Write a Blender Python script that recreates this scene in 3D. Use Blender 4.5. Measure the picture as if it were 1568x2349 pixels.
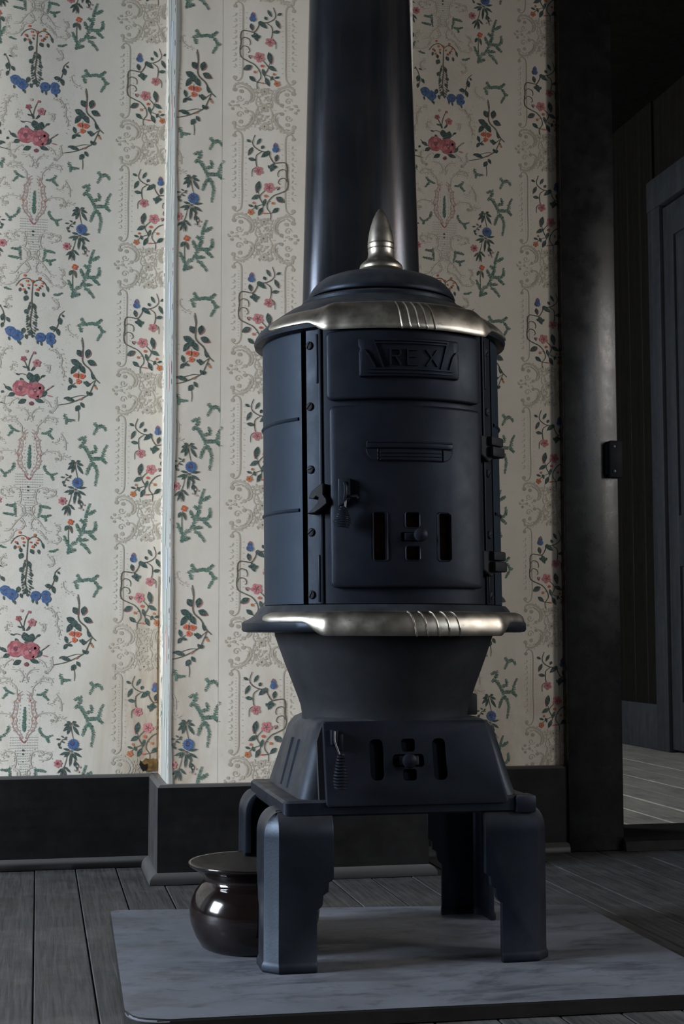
import bpy, bmesh, math, random
import numpy as np
from mathutils import Vector, Matrix

# ------------------------------------------------------------------ reset
for o in list(bpy.data.objects):
    bpy.data.objects.remove(o, do_unlink=True)
scene = bpy.context.scene
COL = scene.collection
random.seed(7)
RNG = np.random.default_rng(7)
R = math.radians

# ------------------------------------------------------------------ camera
cam_d = bpy.data.cameras.new('camera')
cam = bpy.data.objects.new('camera', cam_d)
COL.objects.link(cam)
cam_d.sensor_fit = 'VERTICAL'
cam_d.sensor_height = 36.0
cam_d.sensor_width = 36.0
cam_d.lens = 50.0
cam_d.clip_start = 0.05
cam.location = (0.0, 0.0, 0.51)
PITCH = math.atan(280 / (50 / 36 * 2349))
cam.rotation_euler = (math.pi / 2 + PITCH, 0, R(-12))
scene.camera = cam

# ------------------------------------------------------------------ world, daylight, exposure
world = bpy.data.worlds.new('sky')
scene.world = world
world.use_nodes = True
wn = world.node_tree.nodes
wn['Background'].inputs['Color'].default_value = (0.62, 0.74, 0.95, 1)
wn['Background'].inputs['Strength'].default_value = 0.6

def area_light(name, loc, rot, sx, sy, power, color):
    d = bpy.data.lights.new(name, 'AREA')
    d.shape = 'RECTANGLE'; d.size = sx; d.size_y = sy
    d.energy = power; d.color = color
    o = bpy.data.objects.new(name, d)
    COL.objects.link(o)
    o.location = loc; o.rotation_euler = rot
    return o
# daylight entering by the four windows (each lamp fills a window opening that is built below)
# tilted: the bright sky stands above the horizon, so it shines downwards through the panes
w1 = area_light('daylight_window_one', (-3.33, 1.95, 1.30), (0, R(-62), R(8)), 1.5, 1.15, 160, (0.775, 0.875, 1.0))
w2 = area_light('daylight_window_two', (3.13, -0.97, 1.32), (0, R(76), 0), 1.35, 0.62, 62, (0.80, 0.90, 1.0))
w4 = area_light('daylight_window_four', (3.13, 0.95, 1.32), (0, R(74), 0), 1.35, 0.62, 46, (1.0, 0.95, 0.90))
w1.data.spread = R(108); w2.data.spread = w4.data.spread = R(140)
area_light('daylight_window_three', (-1.33, 5.2, 1.4), (0, R(-90), 0), 1.5, 1.2, 150, (0.86, 0.93, 1.0))

vs = scene.view_settings
vs.view_transform = 'Standard'
vs.look = 'None'
vs.exposure = 0.0
vs.gamma = 1.0
vs.use_curve_mapping = False

# ------------------------------------------------------------------ materials
def mat(name):
    m = bpy.data.materials.new(name); m.use_nodes = True
    nt = m.node_tree
    b = nt.nodes['Principled BSDF']
    return m, nt, b
def N(nt, t, **kw):
    n = nt.nodes.new(t)
    for k, v in kw.items():
        if hasattr(n, k): setattr(n, k, v)
    return n
def coords(nt, scale=(1, 1, 1), kind='Object', loc=(0, 0, 0)):
    tc = N(nt, 'ShaderNodeTexCoord'); mp = N(nt, 'ShaderNodeMapping')
    nt.links.new(tc.outputs[kind], mp.inputs['Vector'])
    mp.inputs['Scale'].default_value = scale
    mp.inputs['Location'].default_value = loc
    return mp.outputs['Vector']
def noise(nt, vec, scale, detail=4, rough=0.55, dist=0):
    n = N(nt, 'ShaderNodeTexNoise')
    nt.links.new(vec, n.inputs['Vector'])
    n.inputs['Scale'].default_value = scale
    n.inputs['Detail'].default_value = detail
    n.inputs['Roughness'].default_value = rough
    n.inputs['Distortion'].default_value = dist
    return n.outputs['Fac']
def ramp(nt, fac, stops):
    r = N(nt, 'ShaderNodeValToRGB')
    nt.links.new(fac, r.inputs['Fac'])
    el = r.color_ramp.elements
    while len(el) < len(stops): el.new(0.5)
    for e, (p, c) in zip(el, stops):
        e.position = p
        e.color = (c, c, c, 1) if isinstance(c, (int, float)) else (*c, 1)
    return r.outputs['Color']
def mix(nt, fac, a, b, blend='MIX'):
    n = N(nt, 'ShaderNodeMix'); n.data_type = 'RGBA'; n.blend_type = blend
    for sock, v in ((n.inputs[0], fac), (n.inputs[6], a), (n.inputs[7], b)):
        if isinstance(v, (int, float)): sock.default_value = v
        elif isinstance(v, tuple): sock.default_value = (*v, 1)
        else: nt.links.new(v, sock)
    return n.outputs[2]
def math_n(nt, op, a, b=0.0, c=0.0):
    n = N(nt, 'ShaderNodeMath', operation=op)
    for s, v in zip(n.inputs, (a, b, c)):
        if isinstance(v, (int, float)): s.default_value = v
        else: nt.links.new(v, s)
    return n.outputs[0]
def bump(nt, b, h, strength, dist=0.002):
    n = N(nt, 'ShaderNodeBump')
    n.inputs['Strength'].default_value = strength
    n.inputs['Distance'].default_value = dist
    nt.links.new(h, n.inputs['Height'])
    nt.links.new(n.outputs['Normal'], b.inputs['Normal'])
def setc(nt, b, sock, v):
    if isinstance(v, (int, float)): b.inputs[sock].default_value = v
    elif isinstance(v, tuple): b.inputs[sock].default_value = (*v, 1)
    else: nt.links.new(v, b.inputs[sock])

def metal_mat(name, c1, c2, metallic, r1, r2, scale=14, bumpy=0.12, spec=0.5, stretch=(1, 1, 1), tint=(1, 1, 1)):
    m, nt, b = mat(name)
    v = coords(nt, stretch)
    f = noise(nt, v, scale, 6, 0.62)
    setc(nt, b, 'Base Color', ramp(nt, f, [(0.32, c1), (0.68, c2)]))
    setc(nt, b, 'Roughness', ramp(nt, noise(nt, v, scale * 2.3, 5, 0.6), [(0.3, r1), (0.7, r2)]))
    b.inputs['Metallic'].default_value = metallic
    b.inputs['Specular IOR Level'].default_value = spec
    b.inputs['Specular Tint'].default_value = (*tint, 1)
    bump(nt, b, noise(nt, v, 260, 3, 0.6), bumpy, 0.0008)
    return m
IRON = metal_mat('black_cast_iron', (0.0058, 0.0066, 0.0095), (0.0105, 0.0118, 0.0162), 0.0, 0.34, 0.48, 9, 0.10, 0.095, tint=(0.62, 0.78, 1.0))
IRON_MATTE = metal_mat('sooty_cast_iron', (0.007, 0.0075, 0.009), (0.014, 0.015, 0.018), 0.0, 0.55, 0.72, 9, 0.18, 0.14)
SHEET = metal_mat('blued_sheet_steel', (0.0075, 0.0112, 0.0175), (0.0125, 0.0180, 0.0270), 0.0, 0.46, 0.58, 5, 0.05, 0.15, tint=(0.60, 0.78, 1.0))
STEEL = metal_mat('worn_steel', (0.035, 0.036, 0.04), (0.08, 0.08, 0.085), 0.7, 0.3, 0.45, 40, 0.05)
HOLLOW = metal_mat('soot', (0.006, 0.006, 0.006), (0.012, 0.010, 0.008), 0.0, 0.85, 0.95, 20, 0.1, 0.2)
RUST = metal_mat('rusty_iron', (0.05, 0.02, 0.010), (0.11, 0.045, 0.018), 0.0, 0.7, 0.9, 40, 0.2, 0.3)
ENAMEL_BROWN = None

def dusty_iron():
    m, nt, b = mat('dusty_cast_iron')
    v = coords(nt)
    geo = N(nt, 'ShaderNodeNewGeometry')
    sep = N(nt, 'ShaderNodeSeparateXYZ'); nt.links.new(geo.outputs['Normal'], sep.inputs[0])
    up = math_n(nt, 'MULTIPLY', math_n(nt, 'MAXIMUM', sep.outputs['Z'], 0.0),
                ramp(nt, noise(nt, v, 18, 6, 0.65), [(0.3, 0.25), (0.75, 1.0)]))
    base = ramp(nt, noise(nt, v, 9, 6), [(0.32, (0.0036, 0.0044, 0.0068)), (0.68, (0.0068, 0.0082, 0.0120))])
    b.inputs['Specular IOR Level'].default_value = 0.20
    b.inputs['Specular Tint'].default_value = (0.62, 0.78, 1.0, 1)
    setc(nt, b, 'Base Color', mix(nt, math_n(nt, 'MULTIPLY', up, 0.40), base, (0.11, 0.115, 0.12)))
    setc(nt, b, 'Roughness', ramp(nt, noise(nt, v, 25, 5), [(0.3, 0.36), (0.7, 0.52)]))
    bump(nt, b, noise(nt, v, 260, 3, 0.6), 0.14, 0.0008)
    return m
IRON_DUSTY = dusty_iron()

def nickel_mat():
    m, nt, b = mat('tarnished_nickel')
    v = coords(nt)
    spots = ramp(nt, noise(nt, v, 95, 4, 0.7), [(0.60, 0.0), (0.72, 1.0)])
    cloud = noise(nt, v, 12, 5, 0.6)
    base = ramp(nt, cloud, [(0.35, (0.25, 0.225, 0.19)), (0.65, (0.39, 0.36, 0.31))])
    setc(nt, b, 'Base Color', mix(nt, math_n(nt, 'MULTIPLY', spots, 0.55), base, (0.09, 0.085, 0.085)))
    b.inputs['Metallic'].default_value = 1.0
    setc(nt, b, 'Roughness', ramp(nt, noise(nt, v, 30, 5), [(0.3, 0.32), (0.7, 0.50)]))
    return m
NICKEL = nickel_mat()

def pipe_mat():
    m, nt, b = mat('blued_stovepipe_steel')
    v = coords(nt, (9, 9, 0.7))
    v2 = coords(nt)
    streak = ramp(nt, noise(nt, v, 2.2, 6, 0.65), [(0.52, 0.0), (0.72, 1.0)])
    base = ramp(nt, noise(nt, v2, 6, 5), [(0.3, (0.020, 0.023, 0.029)), (0.7, (0.042, 0.046, 0.054))])
    setc(nt, b, 'Base Color', mix(nt, math_n(nt, 'MULTIPLY', streak, 0.5), base, (0.10, 0.070, 0.052)))
    b.inputs['Metallic'].default_value = 0.75
    setc(nt, b, 'Roughness', ramp(nt, noise(nt, v, 3.0, 6, 0.65), [(0.3, 0.15), (0.75, 0.30)]))
    bump(nt, b, noise(nt, v2, 120, 4), 0.05, 0.001)
    return m
PIPE = pipe_mat()

def paper_mat(name, phase):
    """off-white printed wallpaper ground: stippled scroll stripes, yellowing and water stains"""
    m, nt, b = mat(name)
    v = coords(nt)
    sep = N(nt, 'ShaderNodeSeparateXYZ'); nt.links.new(v, sep.inputs[0])
    u, z = sep.outputs['X'], sep.outputs['Z']
    ground = ramp(nt, noise(nt, v, 3.0, 6, 0.6), [(0.3, (0.60, 0.54, 0.45)), (0.7, (0.70, 0.645, 0.56))])
    # stippled stripe of the scroll panels, repeating every 0.52 m
    d = math_n(nt, 'ABSOLUTE', math_n(nt, 'SUBTRACT', math_n(nt, 'PINGPONG', math_n(nt, 'SUBTRACT', u, phase), 0.26), 0.26))
    stripe = math_n(nt, 'LESS_THAN', d, 0.088)
    stip = ramp(nt, noise(nt, v, 420, 2, 0.7), [(0.5, 0.0), (0.62, 1.0)])
    field = ramp(nt, noise(nt, v, 60, 3, 0.6), [(0.4, 0.15), (0.65, 1.0)])
    sf = math_n(nt, 'MULTIPLY', math_n(nt, 'MULTIPLY', stripe, stip), math_n(nt, 'MULTIPLY', field, 0.42))
    c = mix(nt, sf, ground, (0.40, 0.36, 0.29))
    # age stains: blotches, stronger low on the wall
    blot = ramp(nt, noise(nt, coords(nt, (1.0, 1, 0.55)), 4.2, 7, 0.68, 0.6), [(0.42, 0.0), (0.74, 1.0)])
    low = ramp(nt, z, [(0.20, 1.0), (0.46, 0.34), (0.95, 0.16)])
    sm = math_n(nt, 'MULTIPLY', math_n(nt, 'MULTIPLY', blot, low), 0.85)
    c = mix(nt, sm, c, (0.33, 0.25, 0.15))
    # leak run in the corner beside the chimney breast (x about 0.2, below 0.65 m)
    run = math_n(nt, 'MULTIPLY', ramp(nt, math_n(nt, 'ABSOLUTE', math_n(nt, 'SUBTRACT', u, 0.235)), [(0.0, 1.0), (0.13, 0.0)]),
                 ramp(nt, z, [(0.22, 1.0), (0.40, 0.75), (0.80, 0.0)]))
    rn = ramp(nt, noise(nt, coords(nt, (6, 1, 1.2)), 5, 6, 0.65), [(0.28, 0.0), (0.66, 1.0)])
    c = mix(nt, math_n(nt, 'MULTIPLY', math_n(nt, 'MULTIPLY', run, rn), 0.95), c, (0.24, 0.15, 0.075))
    setc(nt, b, 'Base Color', c)
    b.inputs['Roughness'].default_value = 0.72
    b.inputs['Specular IOR Level'].default_value = 0.3
    bump(nt, b, noise(nt, v, 9, 5, 0.6), 0.22, 0.006)
    return m

def print_mat():
    m, nt, b = mat('wallpaper_printing_ink')
    a = N(nt, 'ShaderNodeAttribute'); a.attribute_name = 'ink'
    v = coords(nt)
    wear = ramp(nt, noise(nt, v, 350, 3, 0.7), [(0.36, 0.0), (0.66, 1.0)])
    c = mix(nt, math_n(nt, 'MULTIPLY', wear, 0.20), a.outputs['Color'], (0.55, 0.53, 0.48))
    setc(nt, b, 'Base Color', c)
    b.inputs['Roughness'].default_value = 0.75
    b.inputs['Specular IOR Level'].default_value = 0.25
    return m
INK = print_mat()

def painted_wood(name, c1, c2, r1, r2, stretch=(8, 8, 0.6), scale=4, dust=0.0, bmp=0.15, spec=0.25, settled=0.0):
    m, nt, b = mat(name)
    b.inputs['Specular IOR Level'].default_value = spec
    v = coords(nt, stretch); v2 = coords(nt)
    f = noise(nt, v, scale, 6, 0.62)
    c = ramp(nt, f, [(0.3, c1), (0.7, c2)])
    if dust:
        c = mix(nt, math_n(nt, 'MULTIPLY', ramp(nt, noise(nt, v2, 22, 6, 0.7), [(0.45, 0.0), (0.75, 1.0)]), dust), c, (0.16, 0.16, 0.16))
    if settled:      # dust lying on upward faces
        sp_ = N(nt, 'ShaderNodeSeparateXYZ'); nt.links.new(N(nt, 'ShaderNodeNewGeometry').outputs['Normal'], sp_.inputs[0])
        c = mix(nt, math_n(nt, 'MULTIPLY', math_n(nt, 'MAXIMUM', sp_.outputs['Z'], 0.0), settled), c, (0.085, 0.083, 0.08))
    setc(nt, b, 'Base Color', c)
    setc(nt, b, 'Roughness', ramp(nt, noise(nt, v2, 16, 6, 0.65), [(0.3, r1), (0.7, r2)]))
    bump(nt, b, f, bmp, 0.002)
    return m
BASEB = painted_wood('black_painted_baseboard', (0.0040, 0.0036, 0.0036), (0.0070, 0.0066, 0.0062), 0.28, 0.44, (0.6, 8, 8), 4, 0.02, 0.12, 0.30, 0.85)
BASEB_LIT = painted_wood('lit_black_baseboard_paint', (0.020, 0.0195, 0.019), (0.042, 0.041, 0.040), 0.35, 0.5, (8, 8, 2), 5, 0.10, 0.12, 0.35, 0.85)  # lighter copy of the baseboard paint, light on the chimney return put into the colour
CASING = painted_wood('gloss_black_door_casing', (0.0045, 0.0045, 0.0050), (0.0080, 0.0080, 0.0090), 0.20, 0.36, (8, 8, 0.7), 5, 0.06, 0.10, 0.5)
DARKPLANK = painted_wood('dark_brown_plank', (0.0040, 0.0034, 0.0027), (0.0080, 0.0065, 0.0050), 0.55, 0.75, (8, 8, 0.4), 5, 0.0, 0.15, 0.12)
BLUEGREY = painted_wood('blue_grey_paint', (0.016, 0.0175, 0.0205), (0.026, 0.028, 0.032), 0.5, 0.65, (8, 8, 0.6), 4, 0.05)
THRESH = painted_wood('dark_worn_threshold', (0.006, 0.0055, 0.005), (0.014, 0.013, 0.012), 0.5, 0.7, (0.6, 8, 8), 5, 0.03, 0.15, 0.15)
PLASTER = painted_wood('dull_plaster', (0.13, 0.125, 0.115), (0.18, 0.175, 0.16), 0.8, 0.9, (1, 1, 1), 3)
CEIL = painted_wood('dim_ceiling_boards', (0.10, 0.095, 0.09), (0.15, 0.145, 0.135), 0.7, 0.85, (1, 1, 1), 3)
SASH = painted_wood('white_sash_paint', (0.5, 0.5, 0.48), (0.62, 0.62, 0.6), 0.4, 0.6, (4, 4, 1), 4)

def floor_mat(name, ca, cb, scuff=0.5):
    m, nt, b = mat(name)
    oi = N(nt, 'ShaderNodeObjectInfo')
    tc = N(nt, 'ShaderNodeTexCoord')
    off = N(nt, 'ShaderNodeVectorMath', operation='MULTIPLY_ADD')
    nt.links.new(oi.outputs['Location'], off.inputs[0]); off.inputs[1].default_value = (3.7, 5.3, 0)
    nt.links.new(tc.outputs['Object'], off.inputs[2])
    mp = N(nt, 'ShaderNodeMapping'); nt.links.new(off.outputs[0], mp.inputs['Vector'])
    mp.inputs['Scale'].default_value = (26, 0.9, 1)
    grain = noise(nt, mp.outputs['Vector'], 6.0, 8, 0.68, 0.5)
    big = noise(nt, coords(nt, (1, 1, 1), 'Object'), 3.4, 6, 0.66)
    world_v = N(nt, 'ShaderNodeNewGeometry').outputs['Position']
    patch = noise(nt, world_v, 5.5, 6, 0.68)
    c = ramp(nt, grain, [(0.34, ca), (0.66, cb)])
    c = mix(nt, math_n(nt, 'MULTIPLY', ramp(nt, patch, [(0.5, 0.0), (0.68, 1.0)]), scuff), c, (0.030, 0.028, 0.026))
    c = mix(nt, math_n(nt, 'MULTIPLY', ramp(nt, big, [(0.5, 0.0), (0.75, 1.0)]), 0.35), c, (0.17, 0.165, 0.16))
    setc(nt, b, 'Base Color', c)
    setc(nt, b, 'Roughness', ramp(nt, patch, [(0.35, 0.72), (0.65, 0.5)]))
    bump(nt, b, grain, 0.35, 0.002)
    return m
FLOORM = floor_mat('worn_grey_floorboard', (0.009, 0.0088, 0.009), (0.046, 0.0452, 0.0456))
FLOORFAR = floor_mat('bare_floorboard', (0.22, 0.20, 0.17), (0.42, 0.39, 0.34), 0.25)
GAP = painted_wood('floor_gap_dirt', (0.006, 0.006, 0.006), (0.010, 0.009, 0.008), 0.9, 0.95)

def hearth_mat():
    m, nt, b = mat('dusty_painted_stove_board')
    v = coords(nt)
    base = ramp(nt, noise(nt, v, 7, 7, 0.62), [(0.3, (0.060, 0.065, 0.078)), (0.7, (0.098, 0.105, 0.126))])
    worn = ramp(nt, noise(nt, coords(nt, (0.8, 2.0, 1)), 6.5, 7, 0.7, 0.4), [(0.50, 0.0), (0.63, 1.0)])
    c = mix(nt, math_n(nt, 'MULTIPLY', worn, 0.42), base, (0.022, 0.023, 0.027))
    sm = ramp(nt, noise(nt, coords(nt, (1.0, 1.6, 1)), 17, 6, 0.72, 0.3), [(0.54, 0.0), (0.64, 1.0)])
    c = mix(nt, math_n(nt, 'MULTIPLY', sm, 0.5), c, (0.020, 0.021, 0.025))
    setc(nt, b, 'Base Color', c)
    setc(nt, b, 'Roughness', ramp(nt, worn, [(0.0, 0.72), (1.0, 0.45)]))
    bump(nt, b, noise(nt, v, 45, 5), 0.12, 0.002)
    return m
HEARTH = hearth_mat()

def glaze_mat():
    m, nt, b = mat('dark_brown_glaze')
    v = coords(nt)
    setc(nt, b, 'Base Color', ramp(nt, noise(nt, v, 12, 5), [(0.3, (0.0035, 0.0022, 0.0022)), (0.75, (0.009, 0.005, 0.0045))]))
    setc(nt, b, 'Roughness', ramp(nt, noise(nt, v, 20, 6, 0.7), [(0.35, 0.06), (0.7, 0.16)]))
    b.inputs['Specular IOR Level'].default_value = 0.6
    return m
GLAZE = glaze_mat()
GLAZE_IN = metal_mat('dusty_glaze_interior', (0.016, 0.013, 0.012), (0.028, 0.024, 0.021), 0.0, 0.45, 0.6, 14, 0.05, 0.3)

def pane_mat():
    m = bpy.data.materials.new('window_glass'); m.use_nodes = True
    nt = m.node_tree; nt.nodes.clear()
    out = N(nt, 'ShaderNodeOutputMaterial'); mx = N(nt, 'ShaderNodeMixShader')
    tr = N(nt, 'ShaderNodeBsdfTransparent'); gl = N(nt, 'ShaderNodeBsdfGlossy')
    gl.inputs['Roughness'].default_value = 0.05
    mx.inputs[0].default_value = 0.08
    nt.links.new(tr.outputs[0], mx.inputs[1]); nt.links.new(gl.outputs[0], mx.inputs[2])
    nt.links.new(mx.outputs[0], out.inputs[0])
    return m
PANE = pane_mat()

# ------------------------------------------------------------------ mesh helpers
def link(name, me, m, parent=None, angle=35, loc=None):
    o = bpy.data.objects.new(name, me)
    COL.objects.link(o)
    if m is not None and not me.materials: me.materials.append(m)
    if parent is not None: o.parent = parent
    if loc is not None: o.location = loc
    return o
def finish(name, bm, m, parent=None, angle=35, loc=None, fix=None, normals=True):
    if fix is not None:
        for v in bm.verts: v.co = fix(v.co)
    if normals: bmesh.ops.recalc_face_normals(bm, faces=bm.faces)
    me = bpy.data.meshes.new(name)
    bm.to_mesh(me); bm.free()
    me.polygons.foreach_set('use_smooth', [True] * len(me.polygons))
    me.set_sharp_from_angle(angle=R(angle))
    return link(name, me, m, parent, angle, loc)
def box(bm, x0, x1, y0, y1, z0, z1, bev=0.0, seg=2):
    g = bmesh.ops.create_cube(bm, size=1.0)
    for v in g['verts']:
        v.co = Vector(((x0 + x1) / 2 + v.co.x * (x1 - x0), (y0 + y1) / 2 + v.co.y * (y1 - y0), (z0 + z1) / 2 + v.co.z * (z1 - z0)))
    if bev:
        es = list({e for v in g['verts'] for e in v.link_edges})
        bmesh.ops.bevel(bm, geom=es, offset=bev, segments=seg, affect='EDGES', profile=0.5)
    return bm
def prism_xz(bm, pts, y0, y1, bev=0.0, seg=2):
    """outline in x,z extruded along y"""
    a = [bm.verts.new((p[0], y0, p[1])) for p in pts]
    b = [bm.verts.new((p[0], y1, p[1])) for p in pts]
    n = len(pts)
    fs = [bm.faces.new(a), bm.faces.new(b[::-1])]
    for i in range(n):
        fs.append(bm.faces.new((a[i], b[i], b[(i + 1) % n], a[(i + 1) % n])))
    if bev:
        bmesh.ops.recalc_face_normals(bm, faces=fs)
        es = [e for e in fs[0].edges]
        bmesh.ops.bevel(bm, geom=es, offset=bev, segments=seg, affect='EDGES', profile=0.5)
    return bm
def lathe(bm, prof, seg=64, cx=0, cy=0, close=True, a0=0, a1=2 * math.pi):
    full = abs(a1 - a0 - 2 * math.pi) < 1e-6
    n = seg if full else seg + 1
    rings = []
    for (r, z) in prof:
        if r < 1e-6: rings.append([bm.verts.new((cx, cy, z))])
        else: rings.append([bm.verts.new((cx + r * math.cos(a0 + (a1 - a0) * i / seg), cy + r * math.sin(a0 + (a1 - a0) * i / seg), z)) for i in range(n)])
    for A, B in zip(rings[:-1], rings[1:]):
        k = seg if full else seg
        for i in range(k):
            j = (i + 1) % n
            if len(A) == 1 and len(B) == 1: continue
            if len(A) == 1: bm.faces.new((A[0], B[i], B[j]))
            elif len(B) == 1: bm.faces.new((A[i], A[j], B[0]))
            else: bm.faces.new((A[i], A[j], B[j], B[i]))
    return bm
def smooth_pts(pts, sub=6, closed=False):
    P = [Vector(p) for p in pts]; out = []
    n = len(P)
    rng = range(n if closed else n - 1)
    for i in rng:
        p0 = P[(i - 1) % n] if (closed or i > 0) else P[0] * 2 - P[1]
        p1 = P[i]; p2 = P[(i + 1) % n]
        p3 = P[(i + 2) % n] if (closed or i + 2 < n) else p2 * 2 - p1
        for k in range(sub):
            t = k / sub
            out.append(0.5 * ((2 * p1) + (p2 - p0) * t + (2 * p0 - 5 * p1 + 4 * p2 - p3) * t * t + (3 * p1 - p0 - 3 * p2 + p3) * t ** 3))
    if not closed: out.append(P[-1].copy())
    return out
def tube(bm, pts, r, seg=8, rad=None):
    P = [Vector(p) for p in pts]
    rings = []
    up = Vector((0, 0, 1))
    for i, p in enumerate(P):
        t = (P[min(i + 1, len(P) - 1)] - P[max(i - 1, 0)]).normalized()
        if i == 0:
            nrm = t.orthogonal().normalized()
        else:
            nrm = (nrm - t * nrm.dot(t)).normalized()
        bi = t.cross(nrm)
        rr = rad[i] if rad else r
        rings.append([bm.verts.new(p + (nrm * math.cos(2 * math.pi * k / seg) + bi * math.sin(2 * math.pi * k / seg)) * rr) for k in range(seg)])
    for A, B in zip(rings[:-1], rings[1:]):
        for k in range(seg):
            bm.faces.new((A[k], A[(k + 1) % seg], B[(k + 1) % seg], B[k]))
    bm.faces.new(rings[0][::-1]); bm.faces.new(rings[-1])
    return bm
def slice_x(bm, xs):
    for x in xs:
        bmesh.ops.bisect_plane(bm, geom=bm.verts[:] + bm.edges[:] + bm.faces[:], plane_co=(x, 0, 0), plane_no=(1, 0, 0), dist=1e-6)
def bend(bm, rad, step=0.012):
    """flat part (x = arc length, -y = outward, z) wrapped round the drum axis"""
    xs = [v.co.x for v in bm.verts]
    lo, hi = min(xs), max(xs)
    n = max(1, int((hi - lo) / step))
    slice_x(bm, [lo + (hi - lo) * i / n for i in range(1, n)])
    for v in bm.verts:
        s, d, z = v.co.x, -v.co.y, v.co.z
        a = s / rad; rr = rad + d
        v.co = Vector((rr * math.sin(a), -rr * math.cos(a), z))
    return bm
def rounded_rect(x0, x1, z0, z1, r, n=5):
    pts = []
    for cx, cz, a in ((x1 - r, z1 - r, 0), (x0 + r, z1 - r, 90), (x0 + r, z0 + r, 180), (x1 - r, z0 + r, 270)):
        for k in range(n + 1):
            t = R(a + 90 * k / n)
            pts.append((cx + r * math.cos(t), cz + r * math.sin(t)))
    return pts
def cut(bm, cutters):
    """boolean difference of bm with several cutter bmeshes"""
    me = bpy.data.meshes.new('tmp'); bm.to_mesh(me); bm.free()
    ob = bpy.data.objects.new('tmp', me); COL.objects.link(ob)
    tmp = []
    for c in cutters:
        bmesh.ops.recalc_face_normals(c, faces=c.faces)
        cm = bpy.data.meshes.new('tmpc'); c.to_mesh(cm); c.free()
        co = bpy.data.objects.new('tmpc', cm); COL.objects.link(co); tmp.append(co)
        md = ob.modifiers.new('b', 'BOOLEAN'); md.object = co; md.operation = 'DIFFERENCE'; md.solver = 'EXACT'
    dg = bpy.context.evaluated_depsgraph_get()
    res = bpy.data.meshes.new_from_object(ob.evaluated_get(dg))
    out = bmesh.new(); out.from_mesh(res)
    for o in tmp + [ob]:
        d = o.data; bpy.data.objects.remove(o, do_unlink=True); bpy.data.meshes.remove(d)
    bpy.data.meshes.remove(res)
    return out
def empty(name, loc, label=None, cat=None):
    o = bpy.data.objects.new(name, None); COL.objects.link(o)
    o.empty_display_size = 0.05
    o.location = loc
    if label: o['label'] = label
    if cat: o['category'] = cat
    return o
def struct(o, label=None):
    o['kind'] = 'structure'
    if label: o['label'] = label
    return o

# ================================================================== SETTING
YB, YC = 3.24, 3.00            # back wall plane, chimney breast plane
XC0, XC1 = 0.268, 0.80         # chimney breast left / right corner
XL, XR, YF = -3.2, 3.0, -1.8   # room
ZC = 2.95
CAS0, CAS1, DOORX = 1.228, 1.366, 2.20
BH = 0.20                      # baseboard height

# ---- floor and its boards
bm = bmesh.new(); box(bm, XL - 0.2, XR + 0.2, YF - 0.2, YB, -0.12, -0.024)
floor = struct(finish('floor', bm, GAP), 'wooden floor of worn grey boards')
BW = 0.0865
bm = bmesh.new(); box(bm, -BW / 2 + 0.0010, BW / 2 - 0.0010, YF, YB, -0.022, 0, 0.0014, 1)
bmesh.ops.translate(bm, verts=bm.verts, vec=(0, -2.0, 0))
fb = finish('floor_board', bm, FLOORM, floor)
k0 = int((XL + 0.045) / BW)
first = True
for k in range(k0, int(XR / BW) + 1):
    x = 0.045 + k * BW
    o = fb if first else fb.copy()
    if not first: COL.objects.link(o)
    first = False
    o.parent = floor
    o.location = (x, 2.0, random.uniform(-0.0016, 0))
    o.rotation_euler = (0, random.uniform(-0.006, 0.006), 0)

# ---- wallpaper print ------------------------------------------------
DG = (0.014, 0.050, 0.040); DG2 = (0.022, 0.062, 0.048); FERN = (0.070, 0.175, 0.125)
STEM = (0.085, 0.078, 0.050); BLUE = (0.028, 0.105, 0.270); BLUE2 = (0.040, 0.075, 0.185); NAVY = (0.03, 0.035, 0.12)
ROSE = (0.34, 0.070, 0.090); ROSE2 = (0.17, 0.030, 0.045); PINK = (0.48, 0.15, 0.155); PINK2 = (0.38, 0.080, 0.095)
ORANGE = (0.60, 0.085, 0.025); ORANGE2 = (0.52, 0.15, 0.03); BEIGE = (0.385, 0.335, 0.26); BEIGE2 = (0.44, 0.385, 0.305)
DUSKY = (0.45, 0.30, 0.26); DOT = (0.36, 0.40, 0.35)

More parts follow.
